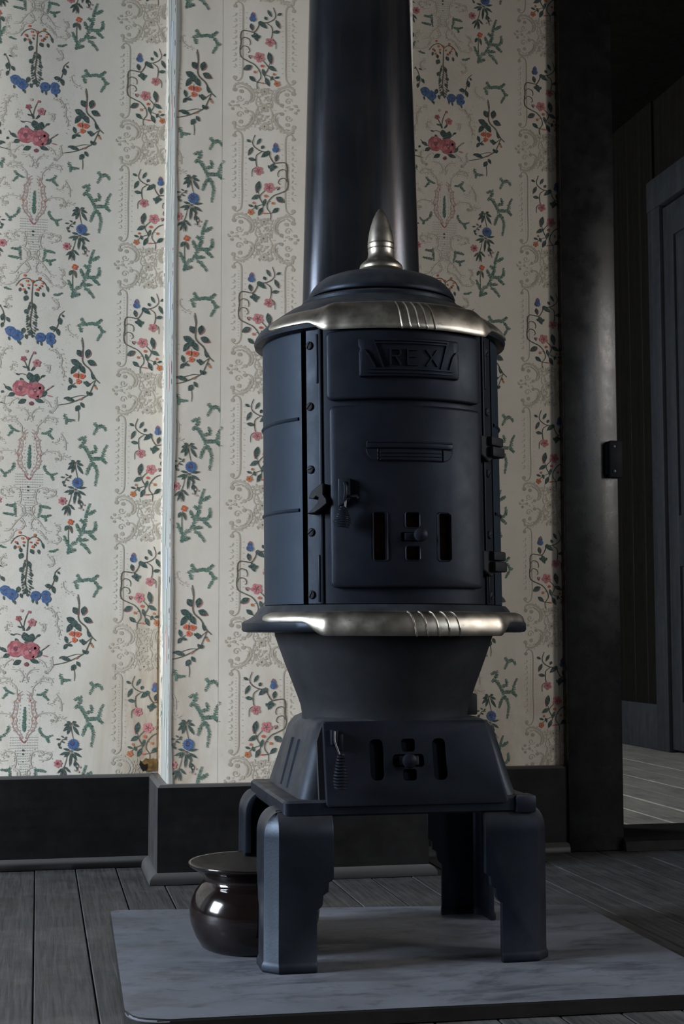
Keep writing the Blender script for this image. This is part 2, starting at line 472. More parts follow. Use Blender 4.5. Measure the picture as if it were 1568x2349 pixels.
class Print:
    def __init__(self): self.polys = []
    def add(self, pts, col, layer):
        j = RNG.uniform(0.86, 1.14)
        self.polys.append((np.array(pts, dtype=float), tuple(min(1, c * j) for c in col), layer))
    def xf(self, f):
        q = Print(); q.polys = [(np.array([f(*p) for p in P]), c, l) for P, c, l in self.polys]; return q
    def stroke(self, pts, w, col, layer=1, sub=5, taper=0.35):
        P = smooth_pts([(p[0], p[1], 0) for p in pts], sub) if len(pts) > 2 else [Vector((p[0], p[1], 0)) for p in pts]
        L, Rr = [], []
        n = len(P)
        for i, p in enumerate(P):
            t = P[min(i + 1, n - 1)] - P[max(i - 1, 0)]
            if t.length < 1e-9: t = Vector((1, 0, 0))
            t.normalize()
            ww = w * 0.5 * (1 - taper * abs(2 * i / max(1, n - 1) - 1) ** 2)
            L.append((p.x - t.y * ww, p.y + t.x * ww)); Rr.append((p.x + t.y * ww, p.y - t.x * ww))
        for i in range(n - 1):
            self.polys.append((np.array([L[i], L[i + 1], Rr[i + 1], Rr[i]]), col, layer))
        return P
    def leaf(self, x0, y0, x1, y1, w, col=DG, layer=3, edge=None):
        d = Vector((x1 - x0, y1 - y0)); L = d.length
        if L < 1e-6: return
        d /= L; nx, ny = -d.y, d.x
        prof = [(0.0, 0.05), (0.15, 0.55), (0.32, 0.92), (0.5, 1.0), (0.62, 0.82), (0.72, 0.72), (0.85, 0.38), (1.0, 0.0)]
        up = [(x0 + d.x * L * t + nx * w * 0.5 * s, y0 + d.y * L * t + ny * w * 0.5 * s) for t, s in prof]
        dn = [(x0 + d.x * L * t - nx * w * 0.5 * s, y0 + d.y * L * t - ny * w * 0.5 * s) for t, s in prof[1:-1]]
        if edge:
            q = [(x + w * 0.10, y + w * 0.10) for x, y in up + dn[::-1]]
            self.add(q, edge, layer - 0.4)
        self.add(up + dn[::-1], col, layer)
    def blobleaf(self, x, y, ang, L, w, col=DG, layer=3, edge=None):
        c, s = math.cos(R(ang)), math.sin(R(ang))
        self.leaf(x - c * L / 2, y - s * L / 2, x + c * L / 2, y + s * L / 2, w, col, layer, edge)
    def disc(self, x, y, r, col, layer=4, n=12, jag=0.0, sx=1.0):
        self.add([(x + sx * r * (1 + RNG.uniform(-jag, jag)) * math.cos(2 * math.pi * k / n), y + r * (1 + RNG.uniform(-jag, jag)) * math.sin(2 * math.pi * k / n)) for k in range(n)], col, layer)
    def flower(self, x, y, r, col=PINK, ccol=ROSE2, petals=5, layer=4, rot=None):
        rot = RNG.uniform(0, 6) if rot is None else rot
        n = petals * 6
        self.add([(x + r * (0.62 + 0.38 * abs(math.cos(petals * t / 2 + rot)) ** 0.7) * math.cos(t), y + r * (0.62 + 0.38 * abs(math.cos(petals * t / 2 + rot)) ** 0.7) * math.sin(t)) for t in [2 * math.pi * k / n for k in range(n)]], col, layer)
        for k in range(petals):
            t = 2 * (math.pi * k - rot) / petals
            self.leaf(x, y, x + r * 0.72 * math.cos(t), y + r * 0.72 * math.sin(t), r * 0.16, ccol, layer + 0.3)
        self.disc(x, y, r * 0.20, STEM, layer + 0.6, 8)
    def thistle(self, x, y, r, col=BLUE, ccol=NAVY, layer=4):
        n = 36
        self.add([(x + r * (1.0 if k % 2 else 0.80) * math.cos(2 * math.pi * k / n), y + r * (1.0 if k % 2 else 0.80) * math.sin(2 * math.pi * k / n)) for k in range(n)], col, layer)
        self.add([(x - r * 0.12 + r * 0.48 * (1.0 if k % 2 else 0.75) * math.cos(2 * math.pi * k / 20), y - r * 0.12 + r * 0.45 * math.sin(2 * math.pi * k / 20)) for k in range(20)], ccol, layer + 0.4)
    def rose(self, x, y, r, layer=4):
        for k in range(9):
            t = 2 * math.pi * k / 9
            self.disc(x + 0.62 * r * math.cos(t), y + 0.62 * r * math.sin(t), r * 0.42, [ROSE, PINK, PINK2][k % 3], layer + 0.02 * k, 9, 0.1)
        self.disc(x, y, r * 0.72, PINK2, layer + 0.3, 12, 0.06)
        for k in range(6):
            t = 2 * math.pi * k / 6 + 0.4
            self.disc(x + 0.38 * r * math.cos(t), y + 0.38 * r * math.sin(t), r * 0.27, [PINK, ROSE][k % 2], layer + 0.4 + 0.02 * k, 8, 0.1)
        self.disc(x, y, r * 0.30, ROSE2, layer + 0.6, 9, 0.12)
        self.disc(x + r * 0.05, y, r * 0.10, BEIGE, layer + 0.7, 7)
    def fern(self, pts, col=FERN, w=8, ll=36, layer=2, step=13):
        if len(pts) == 2: pts = [pts[0], ((pts[0][0] + pts[1][0]) / 2 + RNG.uniform(-6, 6), (pts[0][1] + pts[1][1]) / 2 + RNG.uniform(-6, 6)), pts[1]]
        P = self.stroke(pts, w, col, layer, 10, 0.5)
        acc = 0.0; tot = sum((b - a).length for a, b in zip(P[:-1], P[1:])); run = 0.0
        for a, b in zip(P[:-1], P[1:]):
            acc += (b - a).length; run += (b - a).length
            if acc >= step:
                acc = 0.0
                t = (b - a)
                if t.length < 1e-6: continue
                t.normalize()
                for sd in (1, -1):
                    an = math.atan2(t.y, t.x) + sd * R(RNG.uniform(38, 66))
                    l = ll * RNG.uniform(0.7, 1.15) * (1.0 - 0.45 * (run / tot) ** 3)
                    ex, ey = b.x + l * math.cos(an), b.y + l * math.sin(an)
                    nx, ny = -math.sin(an) * 7.5, math.cos(an) * 7.5
                    mx_, my_ = b.x + 0.6 * l * math.cos(an), b.y + 0.6 * l * math.sin(an)
                    q = RNG.random()
                    self.polys.append((np.array([(b.x, b.y), (mx_ + nx, my_ + ny), (ex, ey), (mx_ - nx, my_ - ny)]), col if q > 0.45 else (DG2 if q < 0.2 else (0.055, 0.15, 0.10)), layer + 0.3))
    def scroll(self, cx, cy, r, a0, turns, col=BEIGE, w=16, layer=0.6, flip=1):
        n = int(18 * abs(turns)) + 4
        pts = []
        for k in range(n + 1):
            t = k / n
            rr = r * (1 - 0.78 * t)
            a = R(a0) + flip * turns * 2 * math.pi * t
            pts.append((cx + rr * math.cos(a), cy + rr * math.sin(a)))
        self.stroke(pts, w, col, layer, 1, 0.5)
        self.disc(pts[-1][0], pts[-1][1], w * 0.9, col, layer + 0.1, 8)

def crumbs(p, pts, gap=26):
    """little acanthus tufts along a scroll line"""
    P = smooth_pts([(x, y, 0) for x, y in pts], 5)
    for k, (a, b) in enumerate(zip(P[:-1], P[1:])):
        if k % 2: continue
        t = (b - a)
        if t.length < 1e-6: continue
        t.normalize()
        sd = 1 if (k // 2) % 3 else -1
        x, y = a.x - t.y * gap * sd * RNG.uniform(0.7, 1.2), a.y + t.x * gap * sd * RNG.uniform(0.7, 1.2)
        p.blobleaf(x, y, math.degrees(math.atan2(t.y, t.x)) + 35 * sd, RNG.uniform(20, 36), RNG.uniform(7, 12), BEIGE2, 0.6)
def build_center():
    """centre column with flanking vines, drawn in units of 0.166 mm, y downwards, roses at y=1900, axis x=520"""
    p = Print()
    # berry spray and hanging stem
    p.stroke([(300, 475), (360, 395), (440, 362), (500, 385), (525, 430)], 13, STEM)
    p.stroke([(525, 430), (575, 388), (630, 385), (690, 430), (735, 540)], 13, STEM)
    p.stroke([(525, 425), (518, 560), (515, 680), (520, 760), (505, 900), (500, 1000), (520, 1090), (500, 1150)], 15, STEM)
    for x, y in ((415, 325), (615, 358), (450, 402), (640, 463), (590, 516), (405, 520), (560, 455), (470, 455), (520, 400), (370, 455), (655, 425)):
        p.disc(x, y, RNG.uniform(13, 20), ORANGE if RNG.random() > 0.35 else ORANGE2, 4, 8, 0.15)
    for x, y, a, L, w in ((355, 525, 100, 62, 34), (430, 560, 80, 70, 40), (435, 640, 115, 90, 66), (580, 580, 60, 78, 52), (668, 582, 80, 70, 34), (722, 500, 75, 90, 30),
                          (552, 758, 80, 92, 44), (440, 822, 110, 74, 50), (574, 890, 20, 60, 46), (466, 920, 105, 72, 36), (556, 988, 60, 66, 36), (590, 1066, 20, 44, 30),
                          (410, 1090, 100, 90, 56), (508, 1112, 80, 86, 56), (450, 1172, 75, 74, 38), (530, 1165, 80, 46, 26), (490, 1010, 100, 60, 28), (480, 770, 120, 70, 30), (385, 470, 60, 50, 24), (470, 500, 70, 46, 22), (620, 490, 60, 46, 22)):
        p.blobleaf(x, y, a, L, w, DG2 if RNG.random() > 0.4 else DG)
    for k in range(26):
        y = 690 + k * 18; sd = 1 if k % 2 else -1; ww = 26 + 34 * math.sin(math.pi * k / 26)
        p.stroke([(515, y - 22), (515 + sd * ww, y + 14)], 6, STEM, 1.5)
        p.blobleaf(515 + sd * ww, y + 16, 90 - sd * 30, RNG.uniform(34, 54), RNG.uniform(16, 24), DG2 if k % 3 else STEM, 2.6)
    # swag sides
    p.stroke([(85, 740), (125, 800), (150, 870), (160, 960), (130, 1040)], 13, STEM)
    p.stroke([(955, 790), (890, 860), (880, 950), (850, 1040), (810, 1090)], 13, STEM)
    for x, y, a, L, w in ((135, 915, 100, 105, 66), (206, 946, 60, 86, 44), (130, 1022, 100, 82, 42), (168, 772, 25, 58, 22), (90, 760, 140, 46, 20),
                          (935, 862, 60, 50, 26), (896, 936, 80, 110, 60), (805, 1040, 10, 100, 62), (872, 1090, 75, 110, 52)):
        p.blobleaf(x, y, a, L, w, DG)
    for x, y, r in ((235, 1102, 68), (332, 1158, 72), (640, 1172, 66), (768, 1160, 58), (775, 1215, 60)):
        p.disc(x, y, r, BLUE, 4, 16, 0.16); p.disc(x, y, r * 0.5, BLUE2, 4.4, 10, 0.2); p.disc(x + r * 0.1, y - r * 0.05, r * 0.22, NAVY, 4.6, 8, 0.2)
    for x, y in ((225, 1205), (368, 1262), (600, 1242), (652, 1262), (790, 1285), (345, 1240)):
        p.blobleaf(x, y, 80, 62, 26, DG2)
    # rose bouquet
    for pts in (([(480, 1640), (505, 1500), (550, 1390)]), ([(500, 1640), (450, 1540), (420, 1470)]), ([(520, 1640), (560, 1580), (600, 1530)]), ([(470, 1700), (400, 1680), (340, 1700)]), ([(640, 1750), (680, 1700), (705, 1690)]), ([(700, 1930), (760, 1880), (830, 1830)]), ([(250, 1910), (200, 1870), (165, 1825)])):
        p.stroke(pts, 12, STEM)
    for x, y, a, L, w in ((510, 1720, 80, 130, 90), (585, 1745, 110, 150, 96), (560, 1810, 20, 130, 70), (400, 1770, 70, 70, 44), (235, 1890, 40, 100, 50), (270, 1970, 150, 100, 60), (410, 2060, 150, 120, 66), (640, 2045, 20, 130, 60), (700, 1955, 130, 110, 50), (150, 1935, 120, 44, 34), (480, 1600, 60, 80, 30), (440, 1590, 20, 70, 24), (550, 1610, 130, 80, 28), (680, 1705, 150, 70, 30), (345, 1690, 20, 60, 24), (205, 1880, 50, 60, 30)):
        p.blobleaf(x, y, a, L, w, DG)
    p.rose(392, 1878, 112); p.rose(575, 1905, 118)
    p.disc(655, 1862, 40, ROSE, 5.2, 9, 0.2); p.disc(648, 1872, 18, ROSE2, 5.4, 8, 0.2)
    p.disc(535, 2085, 28, ROSE2, 4.5, 9, 0.2); p.blobleaf(775, 1975, 15, 80, 20, PINK, 4); p.blobleaf(790, 1850, -40, 90, 16, DUSKY, 4)
    p.flower(420, 1475, 40, PINK2); p.flower(596, 1530, 56, PINK); p.disc(562, 1388, 20, PINK2, 4, 8, .2); p.disc(460, 1370, 20, DUSKY, 4, 8, .2)
    # small sprigs and beige scrollwork round the bouquet
    p.fern([(130, 500), (185, 515), (240, 530)], ll=24); p.fern([(790, 575), (850, 572), (915, 548)], ll=24)
    for s in (1, -1):
        X = lambda x: 520 + s * (x - 520)
        for pts, w in (([(860, 1990), (870, 2090), (830, 2170), (780, 2190)], 18), ([(690, 2010), (760, 2060), (800, 2130)], 9),
                       ([(900, 350), (960, 400), (930, 450), (850, 460), (760, 420), (700, 330)], 10), ([(790, 640), (830, 640), (870, 700), (850, 770), (800, 760)], 13),
                       ([(560, 2320), (540, 2240), (600, 2160), (700, 2150)], 10), ([(690, 2330), (740, 2270), (840, 2270), (890, 2330)], 14), ([(900, 1400), (930, 1460), (920, 1560), (960, 1640), (950, 1720)], 12),
                       ([(770, 1350), (830, 1330), (880, 1380), (900, 1450)], 10), ([(700, 1560), (760, 1550), (770, 1620), (720, 1640)], 10), ([(1000, 980), (1010, 1060), (1080, 1120), (1150, 1140)], 7),
                       ([(600, 130), (560, 210), (600, 280), (680, 300), (760, 400)], 8), ([(520, 60), (470, 100), (430, 0)], 7)):
            p.stroke([(X(a), b) for a, b in pts], w * 1.7, (0.52, 0.475, 0.40), 0.5); p.stroke([(X(a), b) for a, b in pts], w * 0.7, BEIGE, 0.6); crumbs(p, [(X(a), b) for a, b in pts])
        p.disc(X(790), 2190, 22, BEIGE, 0.8, 9); p.disc(X(905), 350, 15, BEIGE, 0.8, 8); p.disc(X(800), 760, 15, BEIGE, 0.8, 8)
        for q in range(9):
            t = q / 8
            p.blobleaf(X(930 + 60 * math.sin(3 * t)), 1330 + 480 * t, 40 if s > 0 else 140, 30, 10, BEIGE2, 0.6)
    # ---- crest and shield (second crop; offset +33, +2289)
    o = lambda x, y: (x + 33, y + 2289)
    outl = []
    for t in np.linspace(0, 1, 15):
        y = 150 + 660 * t
        half = 40 + 115 * math.sin(math.pi * min(1, t * 1.05)) ** 0.8 + (14 if int(t * 14) % 2 else -10)
        outl.append((half, y))
    for s in (1, -1):
        p.stroke([o(487 + s * h, y) for h, y in outl], 9, DUSKY, 1, 4)
        p.stroke([o(487 + s * h * 0.66, y * 0.9 + 50) for h, y in outl], 7, DUSKY, 1, 4)
        for h, y in outl[1:-1]:
            p.scroll(*o(487 + s * (h * 0.80 - 6), y + 12), 17, 90, 0.9, DUSKY, 5, 1, -s)
            p.blobleaf(*o(487 + s * (h + 10), y), 50 * s, 24, 9, DUSKY, 1)
            p.blobleaf(*o(487 + s * h * 0.42, y), 60 * s, 22, 8, (0.40, 0.36, 0.33), 1)
        for h, y in outl[1:-1:2]:
            p.scroll(*o(487 + s * (h - 14), y), 22, 0, 1.0, DUSKY, 6, 1, s)
        p.disc(*o(487 + s * 145, 505), 13, ORANGE2, 2, 8, .2)
        p.disc(*o(487 + s * 72, 270), 10, ORANGE2, 2, 8, .2)
    p.stroke([o(430, 765), o(485, 830), o(515, 800)], 16, PINK2, 2, 3)
    p.fern([o(487, 690), o(485, 560), o(490, 370)], (0.05, 0.16, 0.11), 22, 32, 3, 12)
    for iy in range(16):
        y = 760 + iy * 35
        half = 195 if iy < 5 else 120 * (1 - (iy - 5) / 13)
        for ix in range(int(-half / 22), int(half / 22) + 1):
            x = 487 + ix * 22
            if abs(ix * 22) < 40 and iy < 3: continue
            p.polys.append((np.array([o(x - 5, y), o(x, y - 9), o(x + 5, y), o(x, y + 9)]), DOT, 0.7))
    for y, r in ((930, 15), (980, 12), (1080, 7)): p.disc(*o(480, y), r, DG2, 2, 8, 0.1)
    for s in (1, -1):
        X = lambda x: 487 + s * (x - 487)
        for pts, w in (([(660, 480), (700, 450), (830, 440), (900, 490), (900, 560), (830, 550)], 11), ([(590, 1000), (620, 950), (720, 940), (745, 990), (690, 1010)], 10),
                       ([(640, 1150), (560, 1180), (530, 1240), (560, 1320), (640, 1400), (720, 1510), (800, 1530)], 9), ([(590, 1000), (580, 1080), (600, 1160)], 8),
                       ([(750, 980), (830, 960), (850, 1010), (800, 1060), (690, 1060)], 9), ([(900, 190), (960, 300), (970, 420)], 12), ([(840, 50), (700, 20), (600, 100), (590, 200)], 9), ([(800, 330), (870, 300), (880, 250)], 6),
                       ([(930, 480), (980, 520), (1040, 500)], 10), ([(840, 1440), (880, 1440), (910, 1490), (880, 1540)], 13)):
            p.stroke([o(X(a), b) for a, b in pts], w * 1.7, (0.52, 0.475, 0.40), 0.5); p.stroke([o(X(a), b) for a, b in pts], w * 0.7, BEIGE, 0.6); crumbs(p, [o(X(a), b) for a, b in pts])
        p.disc(*o(X(850), 545), 24, BEIGE, 0.8, 9, .1); p.disc(*o(X(690), 1005), 16, BEIGE, 0.8, 8); p.disc(*o(X(800), 1050), 14, BEIGE, 0.8, 8)
    for pts in ([(200, 90), (270, 150), (335, 180)], [(270, 160), (200, 245)], [(790, 120), (720, 190), (650, 200)], [(720, 190), (795, 275)],
                [(290, 590), (270, 680), (180, 750), (110, 700)], [(180, 750), (160, 800)], [(690, 620), (695, 690), (770, 760), (850, 740)], [(770, 760), (812, 835)],
                [(310, 1130), (312, 1230), (325, 1325)], [(310, 1180), (190, 1180)], [(318, 1310), (240, 1300), (165, 1290)], [(645, 1155), (642, 1240), (620, 1335)], [(645, 1190), (770, 1215)], [(630, 1320), (710, 1330), (780, 1310)], [(715, 1330), (720, 1385)]):
        p.fern([o(*q) for q in pts], ll=28)
    return p

def build_vine():
    p = Print()
    o = lambda x, y: (x + 33, y + 2289)
    # leafy spray, thistle and red flower
    def spray(cx, cy, tips, w=34):
        for tx, ty in tips:
            p.stroke([o(cx, cy), o((cx + tx) / 2, (cy + ty) / 2)], 8, STEM, 1)
            mx_, my_ = cx + (tx - cx) * 0.22, cy + (ty - cy) * 0.22
            p.leaf(*o(mx_, my_), *o(tx, ty), w, DG2 if RNG.random() > .5 else DG, 3)
    spray(1100, 580, [(1005, 615), (995, 690), (1050, 735), (1205, 745), (1205, 630), (1165, 560), (1040, 560)], 38)
    p.stroke([o(1095, 590), o(1110, 690), o(1135, 800)], 10, STEM)
    p.thistle(*o(1132, 862), 78)
    spray(1110, 945, [(950, 1000), (1000, 915), (1250, 920), (1245, 1035), (1100, 1085), (1090, 1160), (1010, 1030), (1180, 1080)], 34)
    p.stroke([o(1130, 990), o(1165, 1080), o(1200, 1180)], 9, STEM); p.stroke([o(1060, 990), o(1040, 1090), o(1015, 1180), o(1010, 1310)], 10, STEM)
    spray(1150, 1070, [(1215, 1160), (1150, 1160), (1200, 1225)], 22)
    p.stroke([o(1050, 800), o(990, 800), o(940, 890)], 9, STEM)
    for x, y, a, L, w in ((935, 790, 0, 60, 24), (990, 760, 40, 50, 20), (945, 860, 100, 46, 36), (960, 900, 60, 44, 30), (1030, 780, 120, 60, 22), (1000, 830, 30, 46, 22)):
        p.blobleaf(*o(x, y), a, L, w, DG2)
    p.flower(*o(935, 1112), 56, PINK, ROSE2, 7); p.disc(*o(938, 1110), 20, ROSE2, 5, 9, .2)
    spray(1020, 1150, [(925, 1245), (1100, 1235), (960, 1310), (1040, 1320), (1060, 1190)], 28)
    for x, y in ((1160, 1205), (1195, 1150), (1225, 1165), (1205, 1225)): p.disc(*o(x, y), 14, DUSKY, 4, 8, .2)
    p.flower(*o(1050, 1396), 42, ORANGE, ORANGE, 4); p.disc(*o(1050, 1396), 16, (0.62, 0.2, 0.03), 5, 8)
    p.leaf(*o(1010, 1440), *o(975, 1520), 44, DG2); p.leaf(*o(1045, 1440), *o(1072, 1555), 34, STEM)
    p.stroke([o(1030, 1430), o(1022, 1560), o(1025, 1700), o(1012, 1830)], 12, (0.07, 0.12, 0.08))
    # big fern
    for pts in ([(1010, 1840), (1060, 1720), (1150, 1640), (1190, 1540), (1240, 1420), (1255, 1290), (1300, 1150)], [(1190, 1545), (1130, 1430)], [(1200, 1530), (1330, 1525), (1380, 1470), (1375, 1385)], [(1290, 1540), (1385, 1635)],
                [(1150, 1655), (1275, 1635)], [(1170, 1670), (1250, 1730), (1310, 1810)], [(1035, 1740), (965, 1590)], [(1020, 1810), (1125, 1765)], [(1260, 1300), (1375, 1235)], [(1243, 1420), (1175, 1365)]):
        p.fern([o(*q) for q in pts])
    # hanging fern above
    for pts in ([(1130, 380), (1200, 360), (1280, 470), (1320, 560), (1390, 700), (1368, 890)], [(1200, 355), (1215, 240), (1135, 275)], [(1280, 455), (1370, 420), (1350, 345)], [(1320, 530), (1450, 515), (1480, 420), (1520, 335)], [(1450, 515), (1510, 590)], [(1320, 575), (1250, 740)],
                [(1330, 30), (1380, 90), (1340, 190)], [(1380, 95), (1460, 80), (1500, 135)]):
        p.fern([o(*q) for q in pts])
    # fern bridge
    for pts in ([(1060, 2090), (1180, 2060), (1330, 2050), (1405, 2150), (1350, 2275)], [(1180, 2060), (1130, 1980)], [(1330, 2050), (1405, 1980)], [(1110, 2090), (1130, 2170)], [(1390, 2140), (1445, 2155)]):
        p.fern([(a + 52, b - 1095) for a, b in pts])
    # berry branch (first crop units)
    p.stroke([(1195, 1150), (1215, 1260), (1210, 1480), (1310, 1590), (1370, 1700), (1445, 1775)], 18, STEM)
    p.stroke([(1185, 1180), (1210, 1300)], 9, STEM)
    p.stroke([(1390, 1730), (1340, 1850), (1300, 1930), (1200, 1995), (1050, 2060), (890, 2095)], 15, STEM)
    p.stroke([(1265, 1955), (1180, 1955), (1060, 1990), (960, 2010)], 10, STEM)
    p.stroke([(1330, 1620), (1340, 1680), (1385, 1710)], 22, DG2, 2)
    p.stroke([(1390, 1730), (1330, 1780), (1280, 1830)], 10, STEM); p.stroke([(1120, 1780), (1080, 1810), (1040, 1850)], 9, STEM)
    for x, y, a, L, w in ((1170, 1372, 55, 120, 82), (1276, 1370, 105, 130, 78), (1332, 1495, 25, 130, 80)):
        p.blobleaf(x, y, a, L, w, DG, 3, ROSE)
    for x, y, a, L, w in ((1115, 1500, 30, 150, 84), (1090, 1600, 120, 150, 70), (1205, 1590, 60, 140, 74), (1150, 1540, 80, 110, 90),
                          (1050, 1760, 75, 110, 46), (1040, 1850, 120, 90, 48), (1100, 1830, 20, 70, 40), (1270, 1790, 80, 90, 52), (1245, 1780, 50, 60, 36), (1295, 1800, 130, 60, 36),
                          (1045, 2010, 20, 150, 60), (1000, 2000, 10, 80, 30), (1290, 1922, 60, 76, 40), (1330, 1930, 110, 60, 30), (1150, 2130, 120, 100, 66), (1215, 2085, 60, 90, 46), (1350, 1690, 80, 90, 44)):
        p.blobleaf(x, y, a, L, w, DG)
    for x, y, r in ((1122, 1680, 38), (1206, 1686, 42), (1158, 1762, 38)):
        p.flower(x, y, r, ORANGE, (0.42, 0.05, 0.02), 3)
    p.stroke([(1160, 1620), (1160, 1760)], 9, STEM)
    p.blobleaf(1392, 1842, 60, 64, 26, ORANGE2, 4); p.blobleaf(1380, 1815, 75, 50, 22, DG2); p.blobleaf(1195, 2005, -30, 60, 20, (0.4, 0.12, 0.05), 4)
    p.stroke([(1160, 2140), (1170, 2230), (1165, 2310)], 10, STEM)
    p.fern([(970, 2200), (1010, 2290), (1105, 2295)]); p.fern([(1010, 2290), (1000, 2350)], ll=24)
    return p

def build_scroll():
    """climbing spray in a scroll frame, units 0.207 mm, y downwards, axis x=1005"""
    p = Print()
    ST = (0.075, 0.062, 0.040)
    p.stroke([(1100, -20), (1125, 60), (1105, 110), (1040, 150), (960, 165), (935, 215), (895, 268), (830, 262), (775, 262), (752, 310), (755, 400), (745, 470), (758, 550), (830, 592), (900, 625), (955, 690), (968, 760), (930, 820), (930, 885)], 12, ST, 2, 5)
    p.stroke([(752, 370), (790, 335), (840, 350), (855, 390), (848, 418)], 9, ST, 2); p.stroke([(745, 480), (780, 430), (830, 440), (848, 480), (828, 500)], 9, ST, 2)
    p.stroke([(1030, 158), (1085, 205), (1085, 300), (1062, 350)], 10, ST, 2); p.stroke([(1080, 325), (1125, 360), (1130, 435)], 8, ST, 2)
    p.stroke([(960, 545), (1035, 620), (1045, 660), (1010, 740), (1050, 830)], 10, ST, 2); p.stroke([(1045, 655), (1075, 560)], 8, ST, 2); p.stroke([(1000, 720), (1080, 750), (1140, 800)], 8, ST, 2)
    p.stroke([(930, 690), (960, 690)], 8, ST, 2); p.stroke([(870, 780), (930, 815), (1000, 815)], 8, ST, 2)
    for x, y, a, L, w, e in ((1060, 50, 60, 90, 34, None), (1165, 50, 150, 56, 30, None), (1148, 160, 65, 105, 40, ROSE), (1020, 108, 60, 48, 34, None), (990, 182, 40, 118, 52, None), (955, 165, 110, 60, 36, None), (1130, 247, 170, 84, 40, None), (868, 215, 80, 82, 42, ROSE), (915, 320, 70, 105, 58, None), (890, 315, 20, 60, 34, None), (940, 320, 140, 60, 34, None),
                          (1065, 540, 80, 135, 56, ROSE), (1092, 652, 30, 105, 48, None), (825, 662, 150, 105, 56, ROSE), (880, 782, 40, 92, 46, None), (1040, 805, 65, 105, 46, None), (998, 705, 75, 92, 34, None), (1085, 760, 110, 60, 30, None), (1140, 748, 160, 60, 26, None), (850, 545, 60, 50, 22, None)):
        p.blobleaf(x, y, a, L, w, DG if RNG.random() > .35 else DG2, 3, e)
    p.blobleaf(880, 95, 95, 95, 50, BLUE2, 4); p.blobleaf(862, 130, 70, 62, 36, BLUE2, 4.2); p.blobleaf(895, 130, 100, 62, 40, BLUE, 4.3); p.disc(882, 62, 12, ROSE, 4.6, 7)
    p.flower(1062, 366, 50, PINK); p.flower(950, 540, 58, PINK); p.disc(858, 535, 16, PINK, 4, 8, .2); p.disc(982, 633, 15, ORANGE, 4, 7, .2, 1.4)
    p.disc(905, 706, 16, ORANGE2, 4, 8, .2); p.flower(1142, 815, 34, ORANGE2, ORANGE); p.disc(1110, 715, 14, ORANGE2, 4, 7, .2); p.blobleaf(995, 822, 5, 60, 14, ORANGE, 4)
    return p

def build_frame():
    """beige scroll frame of half a repeat (symmetric), same units as build_scroll"""
    p = Print()
    for s in (1, -1):
        X = lambda x: 1005 + s * (x - 1005)
        p.stroke([(X(690), 0), (X(700), -40), (X(740), -45), (X(772), 0), (X(775), 150), (X(772), 400), (X(775), 640), (X(765), 770), (X(720), 815), (X(685), 800)], 12, BEIGE, 0.6)
        p.disc(X(690), 780, 22, BEIGE, 0.8, 9); p.disc(X(690), 0, 20, BEIGE, 0.8, 9)
        p.stroke([(X(690), 905), (X(690), 865), (X(750), 840), (X(840), 870), (X(890), 940), (X(885), 1010), (X(850), 1040)], 22, BEIGE2, 0.6)
        p.stroke([(X(780), 870), (X(850), 920), (X(868), 980), (X(845), 1030)], 12, BEIGE, 0.7)
        p.stroke([(X(690), 1290), (X(700), 1330), (X(770), 1335), (X(850), 1290), (X(895), 1210), (X(880), 1150), (X(840), 1130)], 22, BEIGE2, 0.6)
        p.stroke([(X(800), 1310), (X(860), 1250), (X(872), 1190)], 12, BEIGE, 0.7)
        for x, y, r in ((690, 912, 22), (762, 926, 22), (818, 1046, 20), (815, 1140, 20), (685, 1275, 22), (755, 1255, 22), (668, 1045, 16), (668, 1120, 16), (640, 1085, 12), (722, 1080, 16)):
            p.disc(X(x), y, r, BEIGE, 0.8, 9, 0.08)
        for k in range(10):
            p.blobleaf(X(700), 90 + k * 62, 70 if k % 2 else 110, 44, 9, BEIGE2, 0.6)
            p.blobleaf(X(672 + 14 * (k % 2)), 110 + k * 62, 20 if k % 2 else 160, 26, 9, BEIGE2, 0.6)
        for k in range(12):
            p.disc(X(812), 60 + 58 * k, 5, BEIGE2, 0.6, 6)
    for s in (1, -1):
        X = lambda x: 1005 + s * (x - 1005)
        for pts, g in (([(700, 880), (750, 850), (840, 880), (885, 950), (870, 1020)], 22), ([(700, 880), (750, 850), (840, 880), (885, 950), (870, 1020)], -24), ([(700, 1320), (770, 1330), (850, 1290), (890, 1210), (870, 1150)], 22), ([(700, 1320), (770, 1330), (850, 1290), (890, 1210), (870, 1150)], -24), ([(640, 1085), (700, 1060), (760, 1085), (820, 1090)], 20)):
            crumbs(p, [(X(a), b) for a, b in pts], g)
        p.stroke([(X(900), 880), (X(930), 960), (X(915), 1040), (X(940), 1090), (X(915), 1150), (X(930), 1230), (X(900), 1310)], 8, BEIGE2, 0.6)
        p.scroll(X(745), 1000, 40, 0, 1.1, BEIGE2, 9, 0.6, s); p.scroll(X(745), 1180, 40, 0, 1.1, BEIGE2, 9, 0.6, -s)
        for k in range(24):
            p.disc(X(742), 40 + k * 30, 4.5, BEIGE2, 0.6, 6)
    for k in range(120):
        y = RNG.uniform(870, 1330); hw = 110 - 40 * abs(math.sin((y - 870) / 460 * math.pi * 2))
        p.blobleaf(1005 + RNG.uniform(-hw, hw), y, RNG.uniform(0, 180), RNG.uniform(18, 46), RNG.uniform(8, 14), BEIGE2 if k % 3 else BEIGE, 0.6)
    p.flower(1005, 1090, 46, BEIGE2, BEIGE, 6, 0.7); p.flower(1010, 910, 40, BEIGE2, BEIGE, 4, 0.7); p.flower(1010, 1290, 44, BEIGE2, BEIGE, 4, 0.7)
    return p

